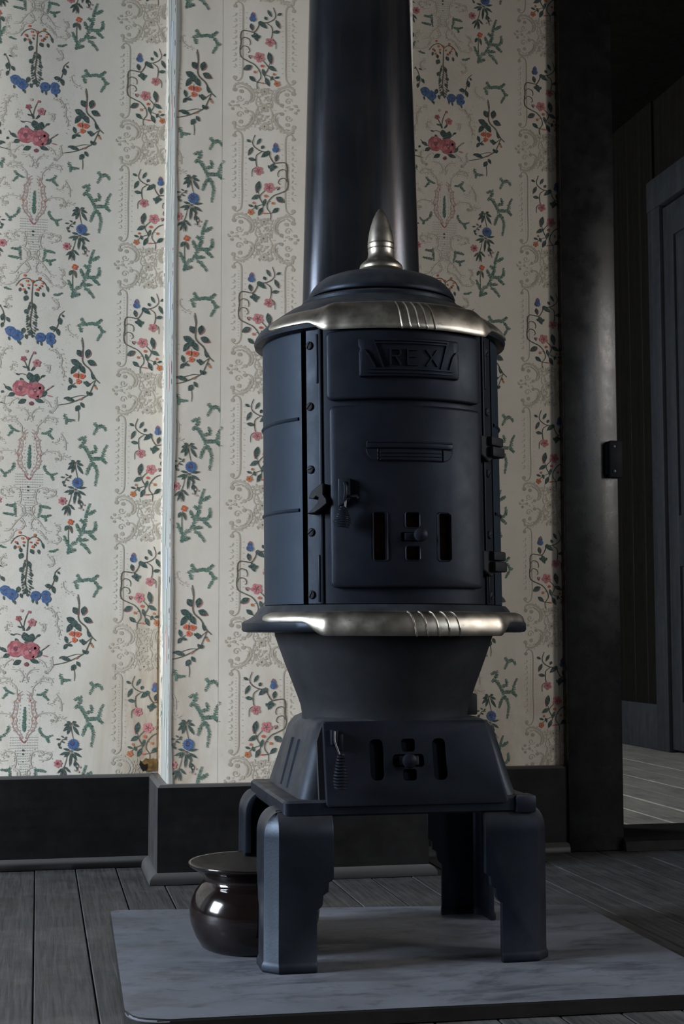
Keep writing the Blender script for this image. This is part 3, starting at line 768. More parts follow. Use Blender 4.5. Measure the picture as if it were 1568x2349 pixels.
PW, PR = 0.52, 0.583
U1, U2 = 0.000166, 0.000207
tile = Print()
tile.polys += build_center().xf(lambda x, y: ((x - 520) * U1, -(y - 1900) * U1)).polys
vine = build_vine()
tile.polys += vine.xf(lambda x, y: ((x - 520) * U1, -(y - 1900) * U1)).polys
tile.polys += vine.xf(lambda x, y: (-(x - 560) * U1, -(y - 1900) * U1)).polys
scr = build_scroll(); frm = build_frame()
tile.polys += scr.xf(lambda x, y: (PW / 2 + (x - 1005) * U2, 0.207 - (y - 110) * U2)).polys
tile.polys += scr.xf(lambda x, y: (PW / 2 - (x - 1005) * U2, 0.207 - PR / 2 - (y - 110) * U2)).polys
for d in (0, -PR / 2):
    tile.polys += frm.xf(lambda x, y: (PW / 2 + (x - 1005) * U2, 0.207 + d - (y - 110) * U2)).polys
T_cnt = np.array([len(P) for P, c, l in tile.polys])
T_pts = np.concatenate([P for P, c, l in tile.polys])
T_col = np.array([c for P, c, l in tile.polys])
T_lay = np.array([l for P, c, l in tile.polys]) + RNG.uniform(0, 0.28, len(tile.polys))   # no two inks coplanar
T_first = np.concatenate([[0], np.cumsum(T_cnt)[:-1]])
T_cen = np.array([P.mean(0) for P, c, l in tile.polys])

def print_mesh(name, u0, u1, z0, z1, cu, cz, parent, place):
    """print of the repeating tile on a flat strip; place(u, d, z) -> point, d = ink height off the paper"""
    V, C, CNT = [], [], []
    for i in range(int((u0 - cu) / PW) - 2, int((u1 - cu) / PW) + 2):
        for j in range(int((z0 - cz) / PR) - 2, int((z1 - cz) / PR) + 2):
            du, dz = cu + i * PW, cz + j * PR
            if du - 0.30 > u1 or du + 0.5 < u0 or dz - 0.5 > z1 or dz + 0.5 < z0: continue
            cen = T_cen + (du, dz)
            ok = (cen[:, 0] > u0) & (cen[:, 0] < u1) & (cen[:, 1] > z0) & (cen[:, 1] < z1)
            if not ok.any(): continue
            sel = np.repeat(ok, T_cnt)
            P = T_pts[sel] + (du, dz)
            P[:, 0] = np.clip(P[:, 0], u0, u1); P[:, 1] = np.clip(P[:, 1], z0, z1)
            lay = np.repeat(T_lay, T_cnt)[sel]
            V.append(np.column_stack([P[:, 0], 0.0004 + lay * 0.00013, P[:, 1]]))
            C.append(np.repeat(T_col[ok], T_cnt[ok], axis=0)); CNT.append(T_cnt[ok])
    V = np.concatenate(V); C = np.concatenate(C); CNT = np.concatenate(CNT)
    pts = place(V)
    me = bpy.data.meshes.new(name)
    me.vertices.add(len(pts)); me.vertices.foreach_set('co', pts.astype(np.float32).ravel())
    me.loops.add(len(pts)); me.loops.foreach_set('vertex_index', np.arange(len(pts), dtype=np.int32))
    me.polygons.add(len(CNT))
    me.polygons.foreach_set('loop_start', np.concatenate([[0], np.cumsum(CNT)[:-1]]).astype(np.int32))
    me.update(calc_edges=True)
    at = me.attributes.new('ink', 'FLOAT_COLOR', 'POINT')
    at.data.foreach_set('color', np.column_stack([C, np.ones(len(C))]).astype(np.float32).ravel())
    me.validate()
    o = link(name, me, INK, parent)
    o['kind'] = 'stuff'
    return o

# ---- back wall (with doorway), chimney breast
bm = bmesh.new()
box(bm, XL, CAS1 - 0.01, YB + 0.002, YB + 0.14, 0, ZC)
box(bm, DOORX + 0.01, XR, YB + 0.002, YB + 0.14, 0, ZC)
box(bm, CAS1 - 0.01, DOORX + 0.01, YB + 0.002, YB + 0.14, 2.24, ZC)
wall_back = struct(finish('wall_back', bm, PLASTER), 'back wall papered with floral wallpaper')
bm = bmesh.new(); box(bm, XC0 + 0.002, XC1 - 0.002, YC + 0.002, YB + 0.002, 0, ZC)
wall_chim = struct(finish('wall_chimney', bm, PLASTER), 'chimney breast papered with floral wallpaper')

ZP0, ZP1 = BH - 0.01, ZC - 0.01
def paper(name, wall, u0, u1, cu, cz, place, sc_phase, curl=0.0, nu=None):
    bm = bmesh.new()
    nu = nu or max(2, int((u1 - u0) / 0.05)); nz = 44
    grid = [[None] * (nz + 1) for _ in range(nu + 1)]
    for i in range(nu + 1):
        for j in range(nz + 1):
            u = u0 + (u1 - u0) * i / nu; z = ZP0 + (ZP1 - ZP0) * j / nz
            grid[i][j] = bm.verts.new(tuple(place(np.array([[u, 0.0, z]]))[0]))
    for i in range(nu):
        for j in range(nz):
            bm.faces.new((grid[i][j], grid[i + 1][j], grid[i + 1][j + 1], grid[i][j + 1]))
    o = finish(name, bm, paper_mat('aged_wallpaper_' + name, sc_phase), wall, normals=False)
    print_mesh('printed_pattern', u0 + 0.0008, u1 - 0.0008, ZP0, ZP1, cu, cz, o, place)
    return o
front = lambda Y: (lambda V: np.column_stack([V[:, 0], Y - V[:, 1], V[:, 2]]))
side_l = lambda V: np.column_stack([XC0 - V[:, 1], V[:, 0], V[:, 2]])
# left of the chimney breast (paper seams between the strips)
LC, LZ = -0.0275, 1.640
for a, b in ((-1.33, -0.81), (-0.81, -0.29), (-0.29, XC0)):
    paper('wallpaper_strip', wall_back, a, b, LC, LZ, front(YB), LC + PW / 2)
# chimney breast: return face, narrow strip left of the seam, wide strip
paper('wallpaper_strip', wall_chim, YC, YB, YB - 0.22, 1.655, side_l, YB - 0.22 + 0.26, nu=6)
FC, FZ = 0.203, 1.654
paper('wallpaper_strip', wall_chim, XC0, 0.3722, FC, FZ, front(YC), FC + PW / 2, nu=4)
paper('wallpaper_strip', wall_chim, 0.3722, XC1, FC, FZ, front(YC - 0.0012), FC + PW / 2)
# right of the chimney breast
RC, RZ = 0.942, 1.691
paper('wallpaper_strip', wall_back, XC1, CAS0 + 0.004, RC, RZ, front(YB), RC + PW / 2)

# chipped plaster and pasted-over corner edge of the chimney breast
def corner_mat():
    m, nt, b = mat('whitewashed_corner')
    v = coords(nt, (30, 30, 1.2)); v2 = coords(nt)
    c = ramp(nt, noise(nt, v, 3.2, 7, 0.7, 0.5), [(0.30, (0.16, 0.17, 0.15)), (0.5, (0.27, 0.27, 0.245)), (0.72, (0.335, 0.33, 0.305))])
    setc(nt, b, 'Base Color', c); b.inputs['Roughness'].default_value = 0.8
    bump(nt, b, noise(nt, v, 3.2, 7, 0.7), 0.4, 0.003)
    return m
bm = bmesh.new()
nz = 60
rows = []
for j in range(nz + 1):
    z = ZP0 + (ZP1 - ZP0) * j / nz
    w1 = 0.016 + 0.007 * math.sin(z * 11.0) * math.sin(z * 4.1 + 1) + random.uniform(-0.002, 0.002)
    w2 = 0.165 + 0.035 * math.sin(z * 7.0 + 2) * math.sin(z * 3.1) + random.uniform(-0.004, 0.004)
    rows.append([bm.verts.new(p) for p in ((XC0 - 0.0016, YC + w2, z), (XC0 - 0.0018, YC + 0.006, z), (XC0 + 0.0015, YC - 0.0015, z), (XC0 + max(0.004, w1 * 0.45), YC - 0.0018, z))])
for a, b in zip(rows[:-1], rows[1:]):
    for k in range(3): bm.faces.new((a[k], a[k + 1], b[k + 1], b[k]))
finish('whitewashed_corner', bm, corner_mat(), wall_chim, normals=False)
# smears of old print colour left on the whitewashed corner
bm = bmesh.new()
SMEARS = []
for zc in (1.655, 1.072, 0.489):
    for dz, dy, h, w, col in ((0.0, 0.045, 0.085, 0.020, (0.50, 0.27, 0.24)), (0.16, 0.05, 0.09, 0.028, (0.33, 0.40, 0.52)), (0.07, 0.07, 0.10, 0.016, (0.34, 0.44, 0.36)), (-0.12, 0.08, 0.12, 0.014, (0.40, 0.46, 0.40)), (0.25, 0.10, 0.08, 0.016, (0.38, 0.46, 0.40)), (-0.2, 0.03, 0.10, 0.012, (0.46, 0.45, 0.36)), (0.02, 0.12, 0.09, 0.014, (0.36, 0.46, 0.38))):
        n = 12; z = zc + dz
        SMEARS.append(col)
        f = bm.faces.new([bm.verts.new((XC0 - 0.0024, YC + dy + w * math.cos(2 * math.pi * k / n) * (0.7 + 0.3 * math.sin(5 * k)), z + h / 2 * math.sin(2 * math.pi * k / n))) for k in range(n)])
lay = bm.verts.layers.float_color.new('ink')
for f, col in zip(bm.faces, SMEARS):
    for v in f.verts: v[lay] = (*col, 1)
finish('print_smear', bm, INK, wall_chim, normals=False)['kind'] = 'stuff'
bm = bmesh.new()
# torn hole low in the corner
bm2 = bmesh.new()
pts = [(0.236, 0.205), (0.262, 0.207), (0.266, 0.224), (0.258, 0.2335), (0.247, 0.230), (0.240, 0.234), (0.232, 0.226), (0.227, 0.2285), (0.226, 0.217), (0.232, 0.213)]
prism_xz(bm2, pts, YB - 0.0042, YB - 0.0022)
TORN = metal_mat('water_stained_torn_paper', (0.05, 0.03, 0.012), (0.26, 0.15, 0.045), 0, 0.8, 0.95, 60, 0.2, 0.2)
finish('torn_paper_flap', bm2, TORN, wall_back)
prism_xz(bm, [(0.227, 0.2295), (0.231, 0.222), (0.238, 0.219), (0.243, 0.2215), (0.240, 0.208), (0.234, 0.204), (0.229, 0.211), (0.2255, 0.219)], YB - 0.0054, YB - 0.0040)
finish('torn_hole', bm, HOLLOW, wall_back)
# open paper joint in the corner: dark crack
bm = bmesh.new()
for z0, z1, w in ((0.23, 0.36, 0.0016), (0.36, 0.50, 0.0022), (0.50, 0.64, 0.0012)):
    box(bm, XC0 - 0.0028 - w, XC0 - 0.0026, YB - 0.0014, YB - 0.0008, z0, z1)
finish('paper_crack', bm, TORN, wall_back)

# ---- baseboards
def baseboard(name, bx, label):
    bm = bmesh.new()
    for (x0, x1, y0, y1, z1, bev) in bx: box(bm, x0, x1, y0, y1, 0.0, z1, bev)
    return struct(finish(name, bm, BASEB), label)
BT = 0.022
def bb(name, label, x0, x1, y_face, run='x', z=BH):
    o = empty(name, (0, 0, 0)); return o
# each run is a board with a chamfered cap edge and a quarter-round shoe
def base_run(name, label, p0, p1, nrm, cap_end=(0, 0)):
    """p0->p1 along the wall foot, nrm points into the room"""
    P0, P1, n = Vector((*p0, 0)), Vector((*p1, 0)), Vector((*nrm, 0))
    t = (P1 - P0).normalized()
    prof = [(0.0005, 0.0), (BT, 0.0), (BT, BH - 0.006), (BT - 0.005, BH - 0.001), (BT - 0.007, BH), (0.0005, BH)]
    shoe = [(BT, 0.0), (BT + 0.016, 0.0), (BT + 0.015, 0.010), (BT + 0.010, 0.017), (BT + 0.004, 0.021), (BT, 0.022)]
    def sweep(pr):
        bm = bmesh.new()
        A = [bm.verts.new(P0 + n * d + Vector((0, 0, z)) - t * (cap_end[0] * d)) for d, z in pr]
        B = [bm.verts.new(P1 + n * d + Vector((0, 0, z)) + t * (cap_end[1] * d)) for d, z in pr]
        m = len(pr)
        bm.faces.new(A); bm.faces.new(B[::-1])
        for i in range(m): bm.faces.new((A[i], B[i], B[(i + 1) % m], A[(i + 1) % m]))
        return bm
    m_ = BASEB_LIT if name == 'baseboard_chimney_side' else BASEB  # window-facing return gets the copy with painted-in light
    o = struct(finish(name, sweep(prof), m_, angle=20), label)
    finish('shoe_moulding', sweep(shoe), m_, o, angle=50)
    return o
base_run('baseboard_back_left', 'black baseboard left of the chimney breast', (XL, YB), (XC0, YB), (0, -1), (0, -1))
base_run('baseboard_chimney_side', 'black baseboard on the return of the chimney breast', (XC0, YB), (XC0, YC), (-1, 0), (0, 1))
base_run('baseboard_chimney', 'black baseboard across the chimney breast', (XC0, YC), (XC1, YC), (0, -1), (1, 1))
base_run('baseboard_back_right', 'black baseboard between chimney breast and doorway', (XC1, YB), (CAS0, YB), (0, -1), (0, 0))

# ---- doorway: casing, jamb lining, threshold
bm = bmesh.new(); box(bm, CAS0, CAS1, YB - 0.030, YB + 0.001, 0, 2.36, 0.003)
cas = struct(finish('trim_1', bm, CASING), 'glossy black door casing beside the wallpaper')
bm = bmesh.new(); box(bm, DOORX, DOORX + 0.138, YB - 0.030, YB + 0.001, 0, 2.36, 0.003)
struct(finish('trim_2', bm, CASING), 'black casing on the far side of the doorway')
bm = bmesh.new(); box(bm, CAS0 - 0.01, DOORX + 0.148, YB - 0.034, YB + 0.001, 2.22, 2.37, 0.003)
struct(finish('trim_3', bm, CASING), 'black head casing over the doorway')
bm = bmesh.new()
box(bm, CAS1 - 0.009, CAS1 + 0.006, YB + 0.002, YB + 0.15, 0, 2.22)
box(bm, DOORX - 0.006, DOORX + 0.009, YB + 0.002, YB + 0.15, 0, 2.22)
box(bm, CAS1, DOORX, YB + 0.002, YB + 0.15, 2.205, 2.22)
struct(finish('trim_4', bm, CASING), 'black jamb lining of the doorway')
bm = bmesh.new(); prism_xz(bm, [(YB - 0.05, 0), (YB + 0.2, 0), (YB + 0.19, 0.026), (YB + 0.17, 0.032), (YB - 0.025, 0.032), (YB - 0.045, 0.022)], CAS1 - 0.003, DOORX + 0.003)
for v in bm.verts: v.co = Vector((v.co.y, v.co.x, v.co.z))
struct(finish('trim_5', bm, THRESH, angle=20), 'dark worn door sill')
# latch keeper on the casing edge
bm = bmesh.new(); box(bm, 1.337, 1.369, YB - 0.052, YB - 0.030, 0.885, 0.975, 0.003)
kp = finish('latch_keeper', bm, IRON_MATTE, None)
kp['label'] = 'small black iron latch keeper on the glossy door casing'; kp['category'] = 'latch'
bm = bmesh.new(); box(bm, 1.331, 1.338, YB - 0.042, YB - 0.030, 0.893, 0.967, 0.001)
finish('mounting_lug', bm, IRON_MATTE, kp)
for z in (0.900, 0.960):
    bm = bmesh.new(); lathe(bm, [(0, 0), (0.004, 0), (0.0035, 0.0018), (0, 0.0026)], 12)
    for v in bm.verts: v.co = Vector((1.347 + v.co.x, YB - 0.052 - v.co.z, z + v.co.y))
    finish('screw', bm, STEEL, kp)

YK = YB + 0.142
# ---- the rest of the room
def wall_with_window(name, axis, c0, c1, a0, a1, wa0, wa1, wz0, wz1, label, m=PLASTER):
    """wall slab between c0..c1 across its thickness, a0..a1 along, with an opening"""
    bm = bmesh.new()
    for (p, q, z0, z1) in ((a0, wa0, 0, ZC), (wa1, a1, 0, ZC), (wa0, wa1, 0, wz0), (wa0, wa1, wz1, ZC)):
        if axis == 'x': box(bm, c0, c1, p, q, z0, z1)
        else: box(bm, p, q, c0, c1, z0, z1)
    return struct(finish(name, bm, m), label)
def window(name, cx, y0, y1, z0, z1, inward, label):
    """sash window lying in a plane x = cx"""
    bm = bmesh.new(); t = 0.05
    for (a, b, p, q) in ((y0, y1, z0, z0 + t), (y0, y1, z1 - t, z1), (y0, y0 + t, z0 + t, z1 - t), (y1 - t, y1, z0 + t, z1 - t)):
        box(bm, cx - 0.03, cx + 0.03, a, b, p, q)
    w = struct(finish(name, bm, SASH), label)
    ym, zm = (y0 + y1) / 2, (z0 + z1) / 2
    bm = bmesh.new(); box(bm, cx - 0.02, cx + 0.02, y0 + t, y1 - t, zm - 0.02, zm + 0.02); finish('meeting_rail', bm, SASH, w)
    bm = bmesh.new(); box(bm, cx - 0.014, cx + 0.014, ym - 0.012, ym + 0.012, z0 + t, z1 - t); finish('glazing_bar', bm, SASH, w)
    for (a, b) in ((y0 + t, ym - 0.012), (ym + 0.012, y1 - t)):
        for (p, q) in ((z0 + t, zm - 0.02), (zm + 0.02, z1 - t)):
            bm = bmesh.new(); box(bm, cx - 0.002, cx + 0.002, a, b, p, q); finish('pane', bm, PANE, w)
    bm = bmesh.new(); box(bm, min(cx, cx + inward * 0.16), max(cx, cx + inward * 0.16), y0 - 0.06, y1 + 0.06, z0 - 0.04, z0 - 0.002); finish('window_sill', bm, SASH, w)
    return w
wall_with_window('wall_left', 'x', XL - 0.14, XL, YF, YB, 1.35, 2.55, 0.55, 2.09, 'left wall with the bright sash window')
window('window_1', XL - 0.07, 1.35, 2.55, 0.55, 2.09, 1, 'white sash window in the left wall')
bm = bmesh.new()
for (p, q, z0, z1) in ((YF, -1.31, 0, ZC), (-0.63, 0.61, 0, ZC), (1.29, YB, 0, ZC), (-1.31, -0.63, 0, 0.61), (-1.31, -0.63, 2.03, ZC), (0.61, 1.29, 0, 0.61), (0.61, 1.29, 2.03, ZC)):
    box(bm, XR, XR + 0.14, p, q, z0, z1)
struct(finish('wall_right', bm, PLASTER), 'right wall with two narrow sash windows')
window('window_2', XR + 0.07, -1.31, -0.63, 0.61, 2.03, -1, 'narrow white sash window in the right wall, nearer the corner')
window('window_4', XR + 0.07, 0.61, 1.29, 0.61, 2.03, -1, 'narrow white sash window in the right wall, nearer the doorway')
bm = bmesh.new(); box(bm, XL, XR, YF - 0.14, YF, 0, ZC); struct(finish('wall_front', bm, PLASTER), 'plain plaster wall behind the viewpoint')
bm = bmesh.new(); box(bm, XL - 0.14, XR + 0.14, YF - 0.14, YK, ZC, ZC + 0.1); struct(finish('ceiling', bm, CEIL), 'dim ceiling')
base_run('baseboard_left', 'black baseboard of the left wall', (XL, YF), (XL, YB), (1, 0))
base_run('baseboard_right', 'black baseboard of the right wall', (XR, YB), (XR, YF), (-1, 0))

# ---- the room beyond the doorway
FX = 2.70
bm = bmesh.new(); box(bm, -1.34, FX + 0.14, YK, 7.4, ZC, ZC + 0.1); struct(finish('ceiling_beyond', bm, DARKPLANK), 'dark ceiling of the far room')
bm = bmesh.new(); box(bm, -1.2, FX + 0.2, YK, 7.3, -0.12, -0.024)
ffl = struct(finish('floor_beyond', bm, GAP), 'bare board floor beyond the doorway')
FW = 0.135
bm = bmesh.new(); box(bm, YK + 0.02, 7.25, -FW / 2 + 0.0015, FW / 2 - 0.0015, -0.022, 0, 0.002, 1)
for v in bm.verts: v.co = Vector((v.co.y, v.co.x - 5.0, v.co.z))
fb2 = None
for k in range(-9, 21):
    if fb2 is None: o = fb2 = finish('floor_board', bm, FLOORFAR, ffl)
    else: o = fb2.copy(); COL.objects.link(o)
    o.parent = ffl
    o.location = (k * FW + 0.01, 5.0, random.uniform(-0.002, 0)); o.rotation_euler = (0, random.uniform(-0.012, 0.012), 0)
bm = bmesh.new(); box(bm, FX + 0.02, FX + 0.14, YK, 7.3, 0, ZC)
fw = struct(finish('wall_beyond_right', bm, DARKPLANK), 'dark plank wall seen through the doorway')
DY0, DY1 = 4.85, 5.79      # door opening in that wall
CY1 = 5.915                # outer edge of its casing
bmP = bmesh.new(); box(bmP, FX + 0.004, FX + 0.022, -0.066, 0.066, 0, ZC, 0.003, 1)
pl = None
for k in range(11):
    y = CY1 + 0.07 + k * 0.135
    if y > 7.2: break
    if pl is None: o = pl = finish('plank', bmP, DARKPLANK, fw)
    else: o = pl.copy(); COL.objects.link(o)
    o.parent = fw; o.location = (random.uniform(-0.002, 0.001), y, 0)
for k in range(7):
    o = pl.copy(); COL.objects.link(o); o.parent = fw; o.location = (random.uniform(-0.002, 0.001), DY0 - 0.2 - k * 0.135, 0)
bm = bmesh.new(); box(bm, FX - 0.018, FX + 0.005, CY1 + 0.002, 7.28, 0, 0.20, 0.003)
struct(finish('baseboard_beyond', bm, BLUEGREY), 'blue grey baseboard in the far room')
bm = bmesh.new()
box(bm, FX - 0.022, FX + 0.03, DY1, CY1, 0, 2.42, 0.004); box(bm, FX - 0.022, FX + 0.03, DY0 - 0.125, DY0, 0, 2.42, 0.004); box(bm, FX - 0.024, FX + 0.03, DY0 - 0.13, CY1 + 0.005, 2.42, 2.56, 0.004)
struct(finish('trim_6', bm, BLUEGREY), 'blue grey casing round the door in the far room')
# panelled door: stiles, rails, raised panels
dr = None
bm = bmesh.new()
sx0, sx1 = FX - 0.006, FX + 0.022
for (a, b, p, q) in ((DY1 - 0.105, DY1 - 0.004, 0.012, 2.405), (DY0 + 0.004, DY0 + 0.105, 0.012, 2.405)):
    box(bm, sx0, sx1, a, b, p, q, 0.002)
for (p, q) in ((0.012, 0.22), (0.80, 1.02), (2.26, 2.405)):
    box(bm, sx0, sx1, DY0 + 0.105, DY1 - 0.105, p, q, 0.002)
dr = struct(finish('door_1', bm, BLUEGREY), 'blue grey panelled door in the far room')
for (p, q) in ((0.22, 0.80), (1.02, 2.26)):
    bm = bmesh.new(); y0, y1 = DY0 + 0.105, DY1 - 0.105
    a = [bm.verts.new((sx0 + 0.012, y, z)) for y, z in ((y0, p), (y1, p), (y1, q), (y0, q))]
    b = [bm.verts.new((sx0 + 0.003, y, z)) for y, z in ((y0 + .03, p + .03), (y1 - .03, p + .03), (y1 - .03, q - .03), (y0 + .03, q - .03))]
    bm.faces.new(b)
    for i in range(4): bm.faces.new((a[i], a[(i + 1) % 4], b[(i + 1) % 4], b[i]))
    finish('door_panel', bm, BLUEGREY, dr, angle=10)
wall_with_window('wall_beyond_left', 'x', -1.34, -1.2, YK, 7.3, 4.58, 5.82, 0.62, 2.18, 'left wall of the far room')
window('window_3', -1.27, 4.58, 5.82, 0.62, 2.18, 1, 'white sash window of the far room')
bm = bmesh.new(); box(bm, -1.34, FX + 0.14, 7.3, 7.4, 0, ZC); struct(finish('wall_beyond_back', bm, DARKPLANK), 'back wall of the far room')

# ================================================================== STOVE BOARD
bm = bmesh.new()
c = [(0.118, 1.872), (0.965, 1.846), (0.975, 2.49), (0.134, 2.615)]
def rounded_poly(cs, rs, n=6):
    out = []
    m = len(cs)
    for i, r in enumerate(rs):
        p = Vector(cs[i]); a = (Vector(cs[i - 1]) - p).normalized(); b = (Vector(cs[(i + 1) % m]) - p).normalized()
        s, e = p + a * r, p + b * r
        for k in range(n + 1):
            t = k / n
            out.append((s * (1 - t) ** 2 + p * 2 * t * (1 - t) + e * t * t)[:])
    return out
pts = rounded_poly(c, (0.055, 0.02, 0.012, 0.012))
vb = [bm.verts.new((x, y, 0.0005)) for x, y in pts]; vt = [bm.verts.new((x, y, 0.020)) for x, y in pts]
top = bm.faces.new(vt); bm.faces.new(vb[::-1])
for i in range(len(pts)): bm.faces.new((vb[i], vb[(i + 1) % len(pts)], vt[(i + 1) % len(pts)], vt[i]))
bmesh.ops.bevel(bm, geom=list(top.edges), offset=0.004, segments=3, affect='EDGES')
hb = finish('stove_board', bm, HEARTH, None)
hb.data.materials.append(THRESH)
for p_ in hb.data.polygons:
    if p_.normal.z < 0.5: p_.material_index = 1
hb['label'] = 'dusty grey stove board with worn patches lying on the floor under the stove'; hb['category'] = 'stove board'

# ================================================================== STOVE
SX, SY, SZ = 0.552, 2.265, 0.020
stove = empty('cast_iron_stove', (SX, SY, SZ), 'tall black cast iron heating stove with nickel trim and a REX name plate', 'stove')
def lean(co):
    z = co.z
    return Vector((co.x - 0.0125 * (z - 0.40) if z > 0.40 else co.x, co.y, z - SZ))
def sp(name, bm, m, parent=None, angle=35):
    return finish(name, bm, m, parent or stove, angle, None, lean)

# ---- legs: unrolled corner plate, wrapped round a rounded corner, shoulder curled inwards
def leg_mesh():
    inner = [(0.0705, 0.0005 + SZ), (0.0705, 0.108), (0.076, 0.112), (0.0790, 0.1165), (0.080, 0.129), (0.083, 0.1315), (0.0875, 0.134), (0.0885, 0.1475), (0.092, 0.1495), (0.0955, 0.1525), (0.0955, 0.250)]
    out = [(x, z) for x, z in inner] + [(-x * 0.93, z) for x, z in inner[::-1]]
    bm = bmesh.new()
    prism_xz(bm, out, 0.0, 0.010, 0.0028, 2)
    rad = 0.019; arc = rad * math.sqrt(2)
    slice_x(bm, [-arc / 2, 0.0, arc / 2])
    for z in [0.0235, 0.030, 0.033, 0.036] + [0.213 + 0.0046 * k for k in range(8)]:
        bmesh.ops.bisect_plane(bm, geom=bm.verts[:] + bm.edges[:] + bm.faces[:], plane_co=(0, 0, z), plane_no=(0, 0, 1), dist=1e-6)
    for v in bm.verts:
        s, dep, z = v.co.x, v.co.y, v.co.z
        off = 0.0
        if z < 0.035: off = 0.0028 * min(1, (0.036 - z) / 0.006)
        if z > 0.213:
            t = min(1.0, (z - 0.213) / 0.0372); off = -0.026 * (1 - math.sqrt(max(0, 1 - t * t)))
        d = dep - off
        if s > arc / 2:    p = (rad + (s - arc / 2), d)
        elif s < -arc / 2: p = (d, rad + (-s - arc / 2))
        else:
            a = (s + arc / 2) / arc                    # flat chamfer between side and front
            p = (rad * a + d * (1 - a) + (d * 0.7071 - d * 0.5) * (1 - abs(1 - 2 * a)), rad * (1 - a) + d * a + (d * 0.7071 - d * 0.5) * (1 - abs(1 - 2 * a)))
        v.co = Vector((p[0], p[1], z))
    return bm
for lx, ly, mx_, my_ in ((-0.2235, -0.190, 1, 1), (0.2115, -0.186, -1, 1), (-0.2150, 0.180, 1, -1), (0.2230, 0.190, -1, -1)):
    bm = leg_mesh()
    for v in bm.verts: v.co = Vector((lx + mx_ * v.co.x, ly + my_ * v.co.y, v.co.z))
    sp('leg', bm, IRON_DUSTY)

# ---- base casting: ledge plate and sloping ash box
def ring(w0, w1, d0, d1, r, z, n=5):
    pts = rounded_rect(w0, w1, d0, d1, r, n)
    return [(x, y, z) for x, y in pts]
def loft(rings, cap=True):
    bm = bmesh.new()
    RS = [[bm.verts.new(p) for p in r] for r in rings]
    n = len(RS[0])
    for A, B in zip(RS[:-1], RS[1:]):
        for i in range(n): bm.faces.new((A[i], A[(i + 1) % n], B[(i + 1) % n], B[i]))
    if cap: bm.faces.new(RS[0][::-1]); bm.faces.new(RS[-1])
    return bm
OX = -0.004
bm = loft([ring(-0.190 + OX, 0.190 + OX, -0.176, 0.150, 0.010, 0.2415), ring(-0.193 + OX, 0.193 + OX, -0.180, 0.154, 0.010, 0.2445), ring(-0.193 + OX, 0.193 + OX, -0.180, 0.154, 0.010, 0.262), ring(-0.189 + OX, 0.189 + OX, -0.176, 0.150, 0.009, 0.2655)])
sp('ledge', bm, IRON_DUSTY, angle=30)
bm = loft([ring(-0.171, 0.171, -0.170, 0.142, 0.022, 0.262), ring(-0.163, 0.163, -0.162, 0.137, 0.024, 0.290), ring(-0.150, 0.153, -0.150, 0.128, 0.027, 0.335), ring(-0.142, 0.147, -0.142, 0.122, 0.030, 0.362), ring(-0.134, 0.139, -0.134, 0.115, 0.032, 0.3745), ring(-0.122, 0.127, -0.122, 0.104, 0.030, 0.3805), ring(-0.09, 0.09, -0.09, 0.08, 0.03, 0.3815)])
base = sp('ash_box', bm, IRON_DUSTY, angle=60)
# raised ribs on the left and right faces
def side_x(z): return 0.171 + (z - 0.262) / (0.362 - 0.262) * (0.1435 - 0.171)
for s in (-1, 1):
    for y0, y1 in ((-0.055, -0.035), (0.0, 0.02)):
        bm = bmesh.new()
        A = []
        for z, yy in ((0.272, y0), (0.345, y0 + 0.008)):
            A.append([bm.verts.new(p) for p in ((s * (side_x(z) - 0.003), yy, z), (s * (side_x(z) + 0.0028), yy + 0.003, z), (s * (side_x(z) + 0.0028), yy + 0.009, z), (s * (side_x(z) - 0.003), yy + 0.012, z))])
        for i in range(4): bm.faces.new((A[0][i], A[0][(i + 1) % 4], A[1][(i + 1) % 4], A[1][i]))
        bm.faces.new(A[0]); bm.faces.new(A[1][::-1])
        sp('rib', bm, IRON_DUSTY, base, 20)
# leg sockets in front
for x in (0.176,):
    bm = bmesh.new(); box(bm, x - 0.016, x + 0.016, -0.186, -0.150, 0.240, 0.2665, 0.004); sp('leg_socket', bm, IRON_DUSTY, base)

# ---- ash door: front plate with draught slots, sloping with the box
def slope_front(bm, y_top, y_bot, z_top=0.380, z_bot=0.256):
    for v in bm.verts:
        t = (v.co.z - z_bot) / (z_top - z_bot)
        v.co.y += y_bot + (y_top - y_bot) * t
    return bm
bm = bmesh.new(); prism_xz(bm, [(-0.133, 0.3755), (-0.130, 0.3785), (0.1175, 0.3785), (0.1225, 0.3745), (0.1480, 0.2600), (0.1440, 0.2560), (-0.1295, 0.2560), (-0.1325, 0.2590)], -0.010, 0.006, 0.0022, 2)
cuts = []
for rc in (rounded_rect(-0.0640, -0.0425, 0.2925, 0.3525, 0.0085), rounded_rect(0.0335, 0.0550, 0.2915, 0.3525, 0.0085),
           rounded_rect(-0.0145, 0.0075, 0.3335, 0.3525, 0.005), rounded_rect(-0.0145, 0.0075, 0.2915, 0.3085, 0.005), rounded_rect(-0.0290, 0.0200, 0.3110, 0.3300, 0.006)):
    c_ = bmesh.new(); prism_xz(c_, rc, -0.05, 0.05); cuts.append(c_)
bm = cut(bm, cuts)
slope_front(bm, -0.1470, -0.1765)
ash = sp('ash_door', bm, IRON, angle=30)
bm = bmesh.new(); box(bm, -0.075, 0.068, 0.0045, 0.0065, 0.284, 0.360); slope_front(bm, -0.1470, -0.1765); sp('draught_slide', bm, IRON, ash)
def fy(z, d=0.0): return -0.1765 + (z - 0.256) / 0.124 * 0.0295 - 0.010 - d
